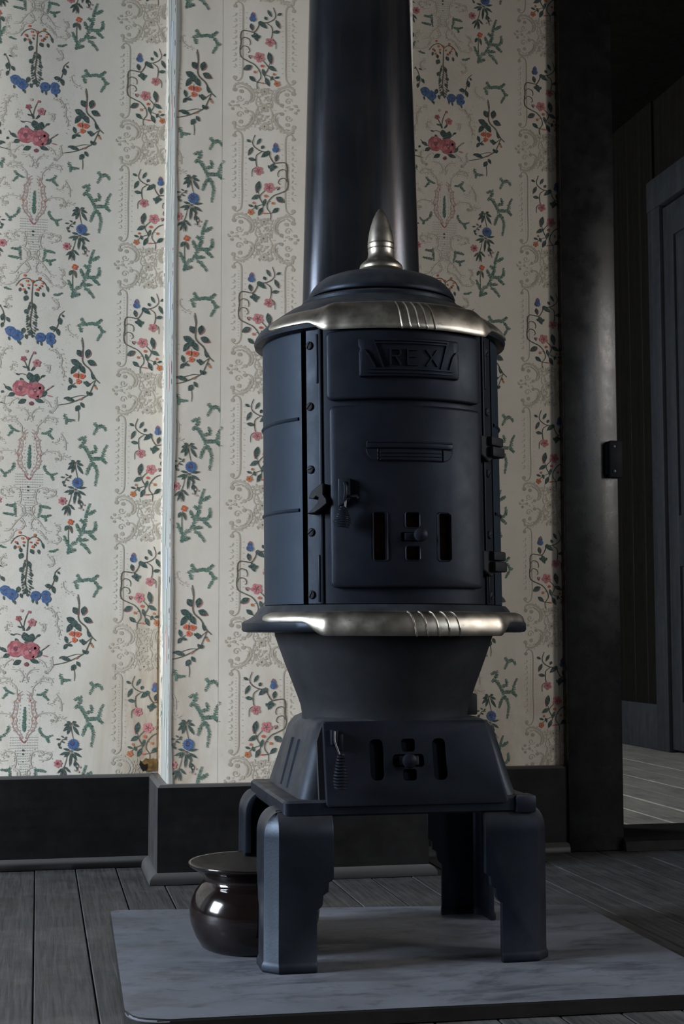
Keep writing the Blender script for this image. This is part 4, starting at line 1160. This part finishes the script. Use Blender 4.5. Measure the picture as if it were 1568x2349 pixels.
# frame pieces beside the ash door: dark reveal with a shaped lip
bm = bmesh.new(); prism_xz(bm, [(-0.1425, 0.350), (-0.138, 0.362), (-0.133, 0.3745), (-0.129, 0.3745), (-0.129, 0.262), (-0.1425, 0.262)], -0.0005, 0.006, 0.001, 1); slope_front(bm, -0.1460, -0.1745); sp('door_stop', bm, IRON_MATTE, ash, 30)
def knob(name, cx, z, y_of, parent, r=0.0105, stem=0.012, m=IRON):
    bm = bmesh.new()
    lathe(bm, [(0.0, -0.008), (0.0045, -0.008), (0.0045, stem * 0.6), (0.0065, stem * 0.8), (r * 0.92, stem), (r, stem + 0.004), (r * 0.85, stem + 0.009), (r * 0.45, stem + 0.0115), (0, stem + 0.012)], 24)
    for v in bm.verts: v.co = Vector((cx + v.co.x, y_of - v.co.z, z + v.co.y))
    return sp(name, bm, m, parent)
# draught cross with knob
bm = bmesh.new(); box(bm, -0.0185, 0.0120, 0, 0.0035, 0.3135, 0.3275, 0.0012); slope_front(bm, -0.1555, -0.185); sp('draught_tab', bm, IRON, ash)
knob('draught_knob', -0.0065, 0.3215, fy(0.3215, 0.0), ash, 0.0115, 0.010)
def coil(cx, cy, z0, z1, r0, r1, turns, wire, bulge=0.0):
    pts = []; n = turns * 16
    for k in range(n + 1):
        t = k / n
        rr = r0 + (r1 - r0) * min(1, t / 0.72) if t < 0.72 else r1 * (1 - 0.22 * (t - 0.72) / 0.28)
        a = 2 * math.pi * turns * t
        pts.append((cx + rr * math.cos(a), cy + rr * 0.8 * math.sin(a), z0 + (z1 - z0) * t))
    bm = bmesh.new(); tube(bm, pts, wire, 6)
    return bm
# ash door latch: lug, loop of wire and coil handle
bm = bmesh.new(); box(bm, -0.1235, -0.1135, fy(0.357, 0.013), fy(0.357) + 0.004, 0.345, 0.368, 0.002); sp('latch_lug', bm, IRON, ash)
bm = bmesh.new(); box(bm, -0.1145, -0.104, fy(0.352, 0.006), fy(0.352) + 0.004, 0.336, 0.362, 0.003); sp('latch_plate', bm, IRON, ash)
bm = bmesh.new(); tube(bm, smooth_pts([(-0.119, fy(0.36, 0.014), 0.366), (-0.120, fy(0.35, 0.018), 0.352), (-0.1165, fy(0.34, 0.019), 0.340), (-0.1135, fy(0.33, 0.019), 0.330)], 5), 0.0014, 8); sp('latch_wire', bm, STEEL, ash)
bm = coil(-0.1135, fy(0.30, 0.019), 0.333, 0.283, 0.0045, 0.0108, 11, 0.0016); sp('coil_handle', bm, IRON, ash)

# ---- fire pot
prof = [(0.0, 0.372), (0.134, 0.372), (0.1345, 0.3850), (0.1365, 0.3960), (0.1405, 0.408), (0.1505, 0.4345), (0.1625, 0.466), (0.1700, 0.487), (0.1770, 0.507), (0.1775, 0.518), (0.0, 0.518)]
bm = lathe(bmesh.new(), prof, 72); sp('fire_pot', bm, IRON_MATTE, angle=30)
bm = bmesh.new(); box(bm, 0.118, 0.144, -0.045, 0.02, 0.380, 0.414, 0.003); sp('pot_lug', bm, IRON_MATTE)

# ---- flange between pot and drum
prof = [(0.0, 0.5125), (0.222, 0.5125), (0.2285, 0.5138), (0.2310, 0.517), (0.2310, 0.5270), (0.2285, 0.5300), (0.2200, 0.5335), (0.2120, 0.5385), (0.2070, 0.5440), (0.2030, 0.5500), (0.1990, 0.5545), (0.0, 0.5545)]
bm = lathe(bmesh.new(), prof, 96); sp('flange', bm, IRON_DUSTY, angle=40)

# ---- drum: sheet shell, beads, cast front frame
a_gap, a_fr = R(51.0), R(49.3)
def arc_a(t0, t1): return (-math.pi / 2 + t0, -math.pi / 2 + t1)
bm = lathe(bmesh.new(), [(0.170, 0.556), (0.1935, 0.556), (0.1935, 0.985), (0.170, 0.985)], 72, a0=-math.pi / 2 + a_gap + R(1.6), a1=-math.pi / 2 + 2 * math.pi - a_gap - R(1.6))
shell = sp('drum_shell', bm, SHEET, angle=30)
for z in (0.8425, 0.7005):
    bm = lathe(bmesh.new(), [(0.1925, z - 0.0032), (0.1950, z - 0.0024), (0.1964, z), (0.1950, z + 0.0024), (0.1925, z + 0.0032)], 60, a0=-math.pi / 2 + a_gap + R(3.5), a1=-math.pi / 2 + 2 * math.pi - a_gap - R(3.5))
    sp('bead', bm, SHEET, shell, 60)
bm = lathe(bmesh.new(), [(0.181, 0.556), (0.181, 0.985)], 48); sp('inner_liner', bm, HOLLOW, angle=60)
RF = 0.1965
bm = bmesh.new(); box(bm, -a_fr * RF, a_fr * RF, 0, 0.014, 0.5548, 0.986, 0.0015, 1)
cw = bmesh.new(); box(cw, -0.085, 0.085, -0.02, 0.05, 0.605, 0.705)
bm = cut(bm, [cw]); bend(bm, RF)
frame = sp('front_frame', bm, IRON, angle=30)
def flat(fn, rad, name, m, parent, angle=35):
    bm = bmesh.new(); fn(bm); bend(bm, rad); return sp(name, bm, m, parent, angle)
# long cast ribs at the frame ends
for s in (-1, 1):
    for z0, z1 in ((0.893, 0.970), (0.558, 0.630)):
        flat(lambda b: box(b, s * 0.1455 - 0.0022, s * 0.1455 + 0.0022, -0.0045, 0.002, z0, z1, 0.0016, 2), RF, 'frame_rib', IRON, frame)
    flat(lambda b: box(b, s * 0.1415 - 0.0030, s * 0.1415 + 0.0030, -0.0030, 0.002, 0.556, 0.985, 0.0012, 2), RF, 'edge_moulding', IRON, frame)
# slotted screws
def screw(s, z, parent):
    bm = bmesh.new(); lathe(bm, [(0, -0.001), (0.0066, -0.001), (0.0066, 0.0012), (0.0055, 0.0028), (0.003, 0.0036), (0, 0.0038)], 20)
    sl = bmesh.new(); box(sl, -0.01, 0.01, -0.0009, 0.0009, 0.0018, 0.01)
    rot = R(random.uniform(15, 65))
    for v in sl.verts: v.co = Vector((v.co.x * math.cos(rot) - v.co.y * math.sin(rot), v.co.x * math.sin(rot) + v.co.y * math.cos(rot), v.co.z))
    bm = cut(bm, [sl])
    a = s / RF
    for v in bm.verts:
        r_, t_, z_ = RF + v.co.z, v.co.x, v.co.y
        v.co = Vector((r_ * math.sin(a) + t_ * math.cos(a), -r_ * math.cos(a) + t_ * math.sin(a), z + z_))
    return sp('screw', bm, IRON_MATTE, parent, 30)
for z in (0.9537, 0.8588, 0.7612, 0.6648, 0.5695):
    screw(-0.1608, z, frame); screw(0.1545, z, frame)

# ---- name panel above the door
RP = 0.196
def panel(s0, s1, z0, z1, d, bev):
    bm = bmesh.new(); prism_xz(bm, rounded_rect(s0, s1, z0, z1, 0.0085, 4), -d, 0.002, bev, 3); return bm
bm = panel(-0.1275, 0.1200, 0.8640, 0.9700, 0.0115, 0.0045); bend(bm, RP); npan = sp('name_panel', bm, IRON, angle=30)
RQ = RP + 0.0115
bm = bmesh.new(); prism_xz(bm, [(-0.080, 0.8985), (-0.0785, 0.8965), (0.0735, 0.8965), (0.0755, 0.8985), (0.0755, 0.933), (0.0725, 0.9375), (0.0755, 0.942), (0.0755, 0.954), (0.0725, 0.956), (-0.0775, 0.956), (-0.081, 0.954), (-0.0805, 0.944), (-0.078, 0.9385), (-0.080, 0.933)], -0.0085, 0.001, 0.0034, 2); bend(bm, RQ)
plate = sp('name_plate', bm, IRON, angle=30)
RL = RQ + 0.0085
def bar(bm, x0, z0, x1, z1, w=0.0022, h=0.0030):
    d = Vector((x1 - x0, z1 - z0)); d.normalize(); n = Vector((-d.y, d.x)) * w / 2
    pts = [(x0 + n.x, z0 + n.y), (x1 + n.x, z1 + n.y), (x1 - n.x, z1 - n.y), (x0 - n.x, z0 - n.y)]
    prism_xz(bm, pts, -h, 0.001)
def letter(strokes):
    def f(b):
        for (x0, z0, x1, z1) in strokes: bar(b, x0, z0, x1, z1)
    return f
zb, zt, zm = 0.9135, 0.9385, 0.927
flat(letter([(-0.0345, zb, -0.0345, zt), (-0.0352, zt - .001, -0.0215, zt - .001), (-0.0215, zt, -0.0195, zt - .005), (-0.0195, zt - .0045, -0.0195, zm + .003), (-0.0195, zm + .0035, -0.0222, zm), (-0.0345, zm, -0.0215, zm), (-0.0270, zm, -0.0190, zb)]), RL, 'letter', IRON, plate)
flat(letter([(-0.0085, zb, -0.0085, zt), (-0.0095, zt - .001, 0.0065, zt - .001), (-0.0085, zm, 0.0045, zm), (-0.0095, zb + .001, 0.0070, zb + .001)]), RL, 'letter', IRON, plate)
flat(letter([(0.0205, zt, 0.0385, zb), (0.0385, zt, 0.0205, zb)]), RL, 'letter', IRON, plate)
for st in ([(-0.0600, 0.9525, -0.0455, 0.9095)], [(-0.0745, 0.9370, -0.0680, 0.9290), (-0.0680, 0.9290, -0.0575, 0.9095)], [(0.0565, 0.9525, 0.0440, 0.9095)], [(0.0715, 0.9370, 0.0650, 0.9290), (0.0650, 0.9290, 0.0585, 0.9095)],
           [(-0.0575, 0.9475, 0.0545, 0.9475)], [(-0.0575, 0.9515, 0.0550, 0.9515)], [(-0.0660, 0.9078, 0.0640, 0.9078)], [(-0.0690, 0.9025, 0.0660, 0.9025)]):
    flat(letter(st), RL, 'relief_line', IRON, plate)

# ---- fire door
bm = panel(-0.1235, 0.1200, 0.5790, 0.8550, 0.0125, 0.0050)
cuts = []
for rc in (rounded_rect(-0.0618, -0.0422, 0.6200, 0.6912, 0.0035), rounded_rect(0.0372, 0.0568, 0.6205, 0.6912, 0.0035), rounded_rect(-0.0132, 0.0072, 0.6695, 0.6912, 0.003), rounded_rect(-0.0132, 0.0072, 0.6205, 0.6405, 0.003), rounded_rect(-0.0202, 0.0120, 0.6480, 0.6620, 0.003)):
    c_ = bmesh.new(); prism_xz(c_, rc, -0.06, 0.06); cuts.append(c_)
bm = cut(bm, cuts); bend(bm, RP)
door = sp('fire_door', bm, IRON, angle=30)
RD = RP + 0.0125
for rc in ((-0.0618, -0.0422, 0.6200, 0.6912), (0.0372, 0.0568, 0.6205, 0.6912), (-0.0132, 0.0072, 0.6695, 0.6912), (-0.0132, 0.0072, 0.6205, 0.6405)):
    def rim(b, rc=rc):
        o = rounded_rect(rc[0] - 0.0022, rc[1] + 0.0022, rc[2] - 0.0022, rc[3] + 0.0022, 0.0045, 4); i = rounded_rect(*rc, 0.0035, 4)
        A = [b.verts.new((x, 0.0005, z)) for x, z in o]; B = [b.verts.new(((x + u) / 2, -0.0012, (z + w) / 2)) for (x, z), (u, w) in zip(o, i)]; Cc = [b.verts.new((x, 0.0005, z)) for x, z in i]
        n = len(o)
        for q in range(n):
            b.faces.new((A[q], A[(q + 1) % n], B[(q + 1) % n], B[q])); b.faces.new((B[q], B[(q + 1) % n], Cc[(q + 1) % n], Cc[q]))
    flat(rim, RD, 'slot_rim', IRON, door, 60)
flat(lambda b: box(b, -0.075, 0.070, -0.001, 0.001, 0.612, 0.700), 0.187, 'draught_slide', RUST, door)
flat(lambda b: box(b, -0.0160, 0.0095, -0.003, 0.0005, 0.6495, 0.6610, 0.0012), RD, 'draught_tab', IRON, door)
a = 0.0035 / RD
kb = bmesh.new(); lathe(kb, [(0.0, -0.012), (0.0050, -0.012), (0.0050, 0.010), (0.0075, 0.0125), (0.0098, 0.0155), (0.0104, 0.020), (0.0092, 0.0245), (0.005, 0.0272), (0, 0.0277)], 24)
for v in kb.verts:
    r_ = RD + v.co.z; v.co = Vector((r_ * math.sin(a) + v.co.x * math.cos(a), -r_ * math.cos(a) + v.co.x * math.sin(a), 0.6570 + v.co.y))
sp('draught_knob', kb, IRON, door)
# cast bar ornament
flat(lambda b: box(b, -0.0715, 0.0640, -0.0045, 0.001, 0.7885, 0.7985, 0.0016, 2), RD, 'ornament_bar', IRON, door)
flat(lambda b: box(b, -0.0700, 0.0625, -0.0058, 0.001, 0.7960, 0.7990, 0.001, 1), RD, 'ornament_bead', IRON, door)
for s in (-1, 1):
    def quad(b, s=s):
        cx, cz, r = -0.004, 0.7875, 0.0185
        pts = [(cx + s * 0.0495, cz)] + [(cx + s * (0.0495 + r * math.cos(R(t))), cz - r * math.sin(R(t))) for t in range(0, 91, 15)]
        prism_xz(b, pts, -0.0040, 0.001, 0.0012, 1)
    flat(quad, RD, 'ornament_end', IRON, door)
flat(lambda b: box(b, -0.0530, 0.0455, -0.0030, 0.001, 0.7690, 0.7870, 0.0012, 1), RD, 'ornament_field', IRON, door)
for z in (0.7712, 0.7765, 0.7818): flat(lambda b: box(b, -0.0510, 0.0435, -0.0048, 0.001, z - 0.0010, z + 0.0010, 0.0006, 1), RD, 'ornament_bead', IRON, door)
# door latch: lug with slot, cross pin, coil handle
def at_cyl(s, d, z, rad=RD):
    a_ = s / rad; return Vector(((rad + d) * math.sin(a_), -(rad + d) * math.cos(a_), z))
flat(lambda b: prism_xz(b, [(-0.1125, 0.7415), (-0.1120, 0.7430), (-0.0975, 0.7430), (-0.0965, 0.7415), (-0.0965, 0.712), (-0.1045, 0.7045), (-0.1125, 0.7005)], -0.010, 0.001, 0.0015, 2), RD, 'latch_lug', IRON, door)
bm = bmesh.new(); tube(bm, smooth_pts([at_cyl(-0.1035, 0.010, 0.736), at_cyl(-0.1000, 0.017, 0.733), at_cyl(-0.0990, 0.019, 0.722), at_cyl(-0.1005, 0.018, 0.711), at_cyl(-0.1030, 0.012, 0.706)], 5), 0.0026, 8); sp('latch_loop', bm, IRON, door)
bm = bmesh.new(); tube(bm, [at_cyl(-0.1010, 0.016, 0.7145), at_cyl(-0.0840, 0.015, 0.7150), at_cyl(-0.0815, 0.015, 0.7120)], 0.0022, 8); sp('latch_pin', bm, IRON, door)
p0 = at_cyl(-0.1010, 0.017, 0.70)
bm = bmesh.new(); tube(bm, [p0 + Vector((0.0015, 0, 0.010)), p0 + Vector((0.0005, -0.001, 0.0)), p0 + Vector((-0.001, -0.002, -0.006))], 0.0016, 8); sp('latch_wire', bm, STEEL, door)
bm = coil(p0.x - 0.0025, p0.y - 0.002, 0.7005, 0.6680, 0.0042, 0.0132, 9, 0.00125)
for v in bm.verts:
    v.co.x -= (0.7005 - v.co.z) * 0.10
sp('coil_handle', bm, IRON, door)
# hook catch on the frame, left of the door
def hook(b):
    pts = [(-0.1290, 0.7365), (-0.1345, 0.7350), (-0.1480, 0.7255), (-0.1530, 0.7150), (-0.1440, 0.7135), (-0.1400, 0.7175), (-0.1365, 0.7155), (-0.1385, 0.7075), (-0.1450, 0.7000), (-0.1555, 0.6915), (-0.1430, 0.6925), (-0.1330, 0.6985), (-0.1235, 0.7060), (-0.1240, 0.7130), (-0.1290, 0.7200)]
    prism_xz(b, pts, -0.020, -0.001, 0.0012, 1)
flat(hook, RF, 'hook_catch', IRON_MATTE, frame, 30)
# hinges on the right
def hinge(zc):
    for z0, z1, d in ((zc + 0.001, zc + 0.0155, 0.0215), (zc - 0.0165, zc - 0.0005, 0.0235)):
        bm = bmesh.new(); box(bm, 0.133, 0.169, -d, 0.0, z0, z1, 0.003, 2); bend(bm, RF, 0.008); sp('hinge_knuckle', bm, IRON_MATTE, door)
    bm = bmesh.new(); prism_xz(bm, [(0.118, zc + 0.016), (0.150, zc + 0.014), (0.150, zc - 0.018), (0.138, zc - 0.024), (0.118, zc - 0.014)], -0.0125, -0.004, 0.0015, 1); bend(bm, RF, 0.01); sp('hinge_leaf', bm, IRON_MATTE, door)
hinge(0.8015); hinge(0.6225)

# ---- top: rim, crown plate, lid, finial
prof = [(0.150, 0.978), (0.2000, 0.978), (0.2060, 0.9800), (0.2075, 0.9850), (0.2050, 0.9920), (0.1990, 1.0000), (0.1900, 1.0080), (0.1780, 1.0170), (0.1640, 1.0270), (0.1520, 1.0350), (0.1420, 1.0400), (0.1330, 1.0420), (0.1305, 1.0450), (0.1300, 1.0500), (0.1275, 1.0530), (0.1240, 1.0540), (0.1200, 1.0540), (0.0, 1.0540)]
bm = lathe(bmesh.new(), prof, 96); crown = sp('crown_plate', bm, IRON_DUSTY, angle=25)
LX, LY = 0.0062, 0.004
bm = lathe(bmesh.new(), [(0.0, 1.0560), (0.1165, 1.0560), (0.1205, 1.0572), (0.1218, 1.0600), (0.1205, 1.0650), (0.1160, 1.0730), (0.1090, 1.0812), (0.1000, 1.0885), (0.0850, 1.0948), (0.0680, 1.0992), (0.0480, 1.1020), (0.0, 1.1030)], 96, LX, LY)
for v in bm.verts:
    v.co.z += 0.0032 - 0.010 * (-(v.co.y - LY)) - 0.014 * v.co.x
lid = sp('lid', bm, IRON_DUSTY, angle=40)
bm = lathe(bmesh.new(), [(0.0, 1.1000), (0.0425, 1.1000), (0.0440, 1.1040), (0.0420, 1.1085), (0.0380, 1.1125), (0.0355, 1.1155), (0.0362, 1.1190), (0.0345, 1.1235), (0.0300, 1.1280), (0.0248, 1.1320), (0.0226, 1.1360), (0.0214, 1.1430), (0.0220, 1.1495), (0.0205, 1.1505), (0.0220, 1.1520), (0.0223, 1.1580), (0.0206, 1.1592), (0.0221, 1.1610), (0.0211, 1.1700), (0.0192, 1.1800), (0.0164, 1.1910), (0.0124, 1.2030), (0.0078, 1.2125), (0.0036, 1.2190), (0.0, 1.2215)], 48, LX, LY)
sp('finial', bm, NICKEL, lid, 40)

# ---- nickel trims (swept round the front)
def trim(name, prof_mid, prof_wing, a_in, a_out, a_tip, n=120):
    """cross-sections (r, z) blended from the wide middle to the slim wings"""
    bm = bmesh.new(); rows = []
    for k in range(n + 1):
        a_ = -a_tip + 2 * a_tip * k / n
        t = (a_out - abs(a_)) / (a_out - a_in); t = max(0, min(1, t)); t = t * t * (3 - 2 * t)
        e = max(0.0, (a_tip - abs(a_))) / 9.0; e = min(1, e); e = math.sqrt(max(0, 1 - (1 - e) ** 2))
        bumpy = 0.0035 * math.exp(-((abs(a_) - a_in + 0.5) / 3.2) ** 2)
        sec = []
        zc = sum(p[1] for p in prof_wing) / len(prof_wing); rc = sum(p[0] for p in prof_wing) / len(prof_wing)
        for (r1, z1), (r0, z0) in zip(prof_mid, prof_wing):
            r_, z_ = r0 + (r1 - r0) * t, z0 + (z1 - z0) * t
            r_ = rc + (r_ - rc) * max(e, 0.05) if t == 0 else r_; z_ = zc + (z_ - zc) * max(e, 0.05) if t == 0 else z_
            r_ += bumpy if r1 > min(p[0] for p in prof_mid) + 0.006 else 0
            sec.append(bm.verts.new((r_ * math.sin(R(a_)), -r_ * math.cos(R(a_)), z_)))
        rows.append(sec)
    m = len(prof_mid)
    for A, B in zip(rows[:-1], rows[1:]):
        for i in range(m): bm.faces.new((A[i], A[(i + 1) % m], B[(i + 1) % m], B[i]))
    bm.faces.new(rows[0]); bm.faces.new(rows[-1][::-1])
    return sp(name, bm, NICKEL, None, 50)
mid = [(0.2070, 0.5415), (0.2150, 0.5440), (0.2230, 0.5435), (0.2300, 0.5400), (0.2350, 0.5330), (0.2375, 0.5240), (0.2375, 0.5150), (0.2355, 0.5090), (0.2330, 0.5070), (0.2320, 0.5100), (0.2315, 0.5200), (0.2280, 0.5300), (0.2180, 0.5340)]
wing = [(0.2085, 0.5420), (0.2120, 0.5438), (0.2170, 0.5440), (0.2225, 0.5420), (0.2270, 0.5385), (0.2295, 0.5340), (0.2300, 0.5300), (0.2290, 0.5275), (0.2270, 0.5270), (0.2250, 0.5280), (0.2220, 0.5300), (0.2180, 0.5330), (0.2120, 0.5370)]
lower = trim('lower_nickel_trim', mid, wing, 35.0, 47.0, 71.0)
mid2 = [(0.1730, 1.0195), (0.1800, 1.0200), (0.1900, 1.0165), (0.1990, 1.0090), (0.2050, 1.0010), (0.2095, 0.9900), (0.2120, 0.9800), (0.2125, 0.9740), (0.2105, 0.9715), (0.2085, 0.9760), (0.2065, 0.9850), (0.2000, 0.9980), (0.1850, 1.0120)]
wing2 = [(0.1830, 1.0130), (0.1865, 1.0130), (0.1920, 1.0090), (0.1980, 1.0050), (0.2030, 1.0000), (0.2070, 0.9950), (0.2095, 0.9905), (0.2095, 0.9875), (0.2075, 0.9860), (0.2060, 0.9880), (0.2040, 0.9920), (0.1990, 0.9980), (0.1900, 1.0060)]
upper = trim('upper_nickel_trim', mid2, wing2, 36.0, 46.0, 74.0)
def groove(prof, a0_, a1_, parent):
    bm = bmesh.new()
    pts = []
    P = smooth_pts([(r_, z_, 0) for r_, z_ in prof], 4)
    for i, q in enumerate(P):
        a_ = R(a0_ + (a1_ - a0_) * (i / (len(P) - 1)) ** 0.6)
        rr = q.x + 0.0004
        pts.append((rr * math.sin(a_), -rr * math.cos(a_), q.y))
    tube(bm, pts, 0.0013, 6)
    return sp('engraved_rib', bm, NICKEL, parent, 60)
for k in range(5):
    groove(mid[2:9], -4.5 + 4.3 * k, -1.5 + 4.3 * k, lower)
    groove(mid2[2:9], -6.0 + 3.6 * k, -4.0 + 3.6 * k, upper)

# ================================================================== STOVEPIPE
PB = 0.90
pipe = empty('stovepipe', (SX, SY + 0.268, PB), 'dark tapering sheet steel stovepipe rising behind the lid of the stove', 'stovepipe')
rings = []
for k in range(41):
    z = PB + (ZC - 0.002 - PB) * k / 40
    t = min(1.0, max(0.0, (z - 1.03) / 0.97))
    wx = 0.1135 - 0.0255 * t; wy = 0.061 + 0.027 * t
    cx = 0.0245 - 0.0045 * t; cy = 0.006 * t
    rings.append([(cx + wx * math.cos(2 * math.pi * i / 72), cy + wy * math.sin(2 * math.pi * i / 72), z - PB) for i in range(72)])
rings.insert(0, [(0.0245 + 0.10 * math.cos(2 * math.pi * i / 72), 0.05 * math.sin(2 * math.pi * i / 72), -0.010) for i in range(72)])
bm = loft(rings)
finish('pipe_body', bm, PIPE, pipe, 60)
bm = bmesh.new(); lathe(bm, [(0.070, -0.072), (0.078, -0.072), (0.078, -0.060), (0.074, -0.058), (0.074, -0.012)], 48)
for v in bm.verts: v.co = Vector((0.010 + v.co.x * 1.05, v.co.z, 0.062 + v.co.y * 0.62))
finish('flue_collar', bm, IRON_MATTE, pipe, 40)
bm = bmesh.new(); lathe(bm, [(0.090, 0.0), (0.138, 0.0), (0.136, -0.006), (0.098, -0.018), (0.090, -0.020)], 48, 0.020, 0.006)
for v in bm.verts: v.co.z += ZC - PB - 0.001
finish('ceiling_collar', bm, PIPE, pipe, 40)
bm = bmesh.new(); box(bm, 0.015, 0.025, 0.090, 0.0975, 1.12, ZC - PB - 0.03, 0.001); finish('folded_seam', bm, PIPE, pipe)

# ================================================================== SPITTOON
spit = empty('spittoon', (0.342, 2.272, 0.020), 'glossy dark brown glazed spittoon with a flared rim, tucked beneath the stove', 'spittoon')
prof = [(0.0, 0.0005), (0.078, 0.0005), (0.084, 0.004), (0.0935, 0.020), (0.1010, 0.040), (0.1030, 0.055), (0.1005, 0.072), (0.0935, 0.088), (0.0845, 0.0985), (0.0800, 0.1040), (0.0800, 0.1090), (0.0860, 0.1155), (0.0950, 0.1215), (0.1030, 0.1265), (0.1052, 0.1295)]
bm = lathe(bmesh.new(), prof, 72)
body = finish('body', bm, GLAZE, spit, 60)
bm = lathe(bmesh.new(), [(0.1052, 0.1295), (0.1055, 0.1315), (0.1040, 0.1328), (0.1015, 0.1320)], 72); finish('rim', bm, GLAZE, spit, 70)
bm = lathe(bmesh.new(), [(0.1015, 0.1320), (0.085, 0.1255), (0.060, 0.119), (0.040, 0.1145), (0.026, 0.112), (0.024, 0.106), (0.024, 0.06)], 72); finish('funnel', bm, GLAZE_IN, spit, 60)
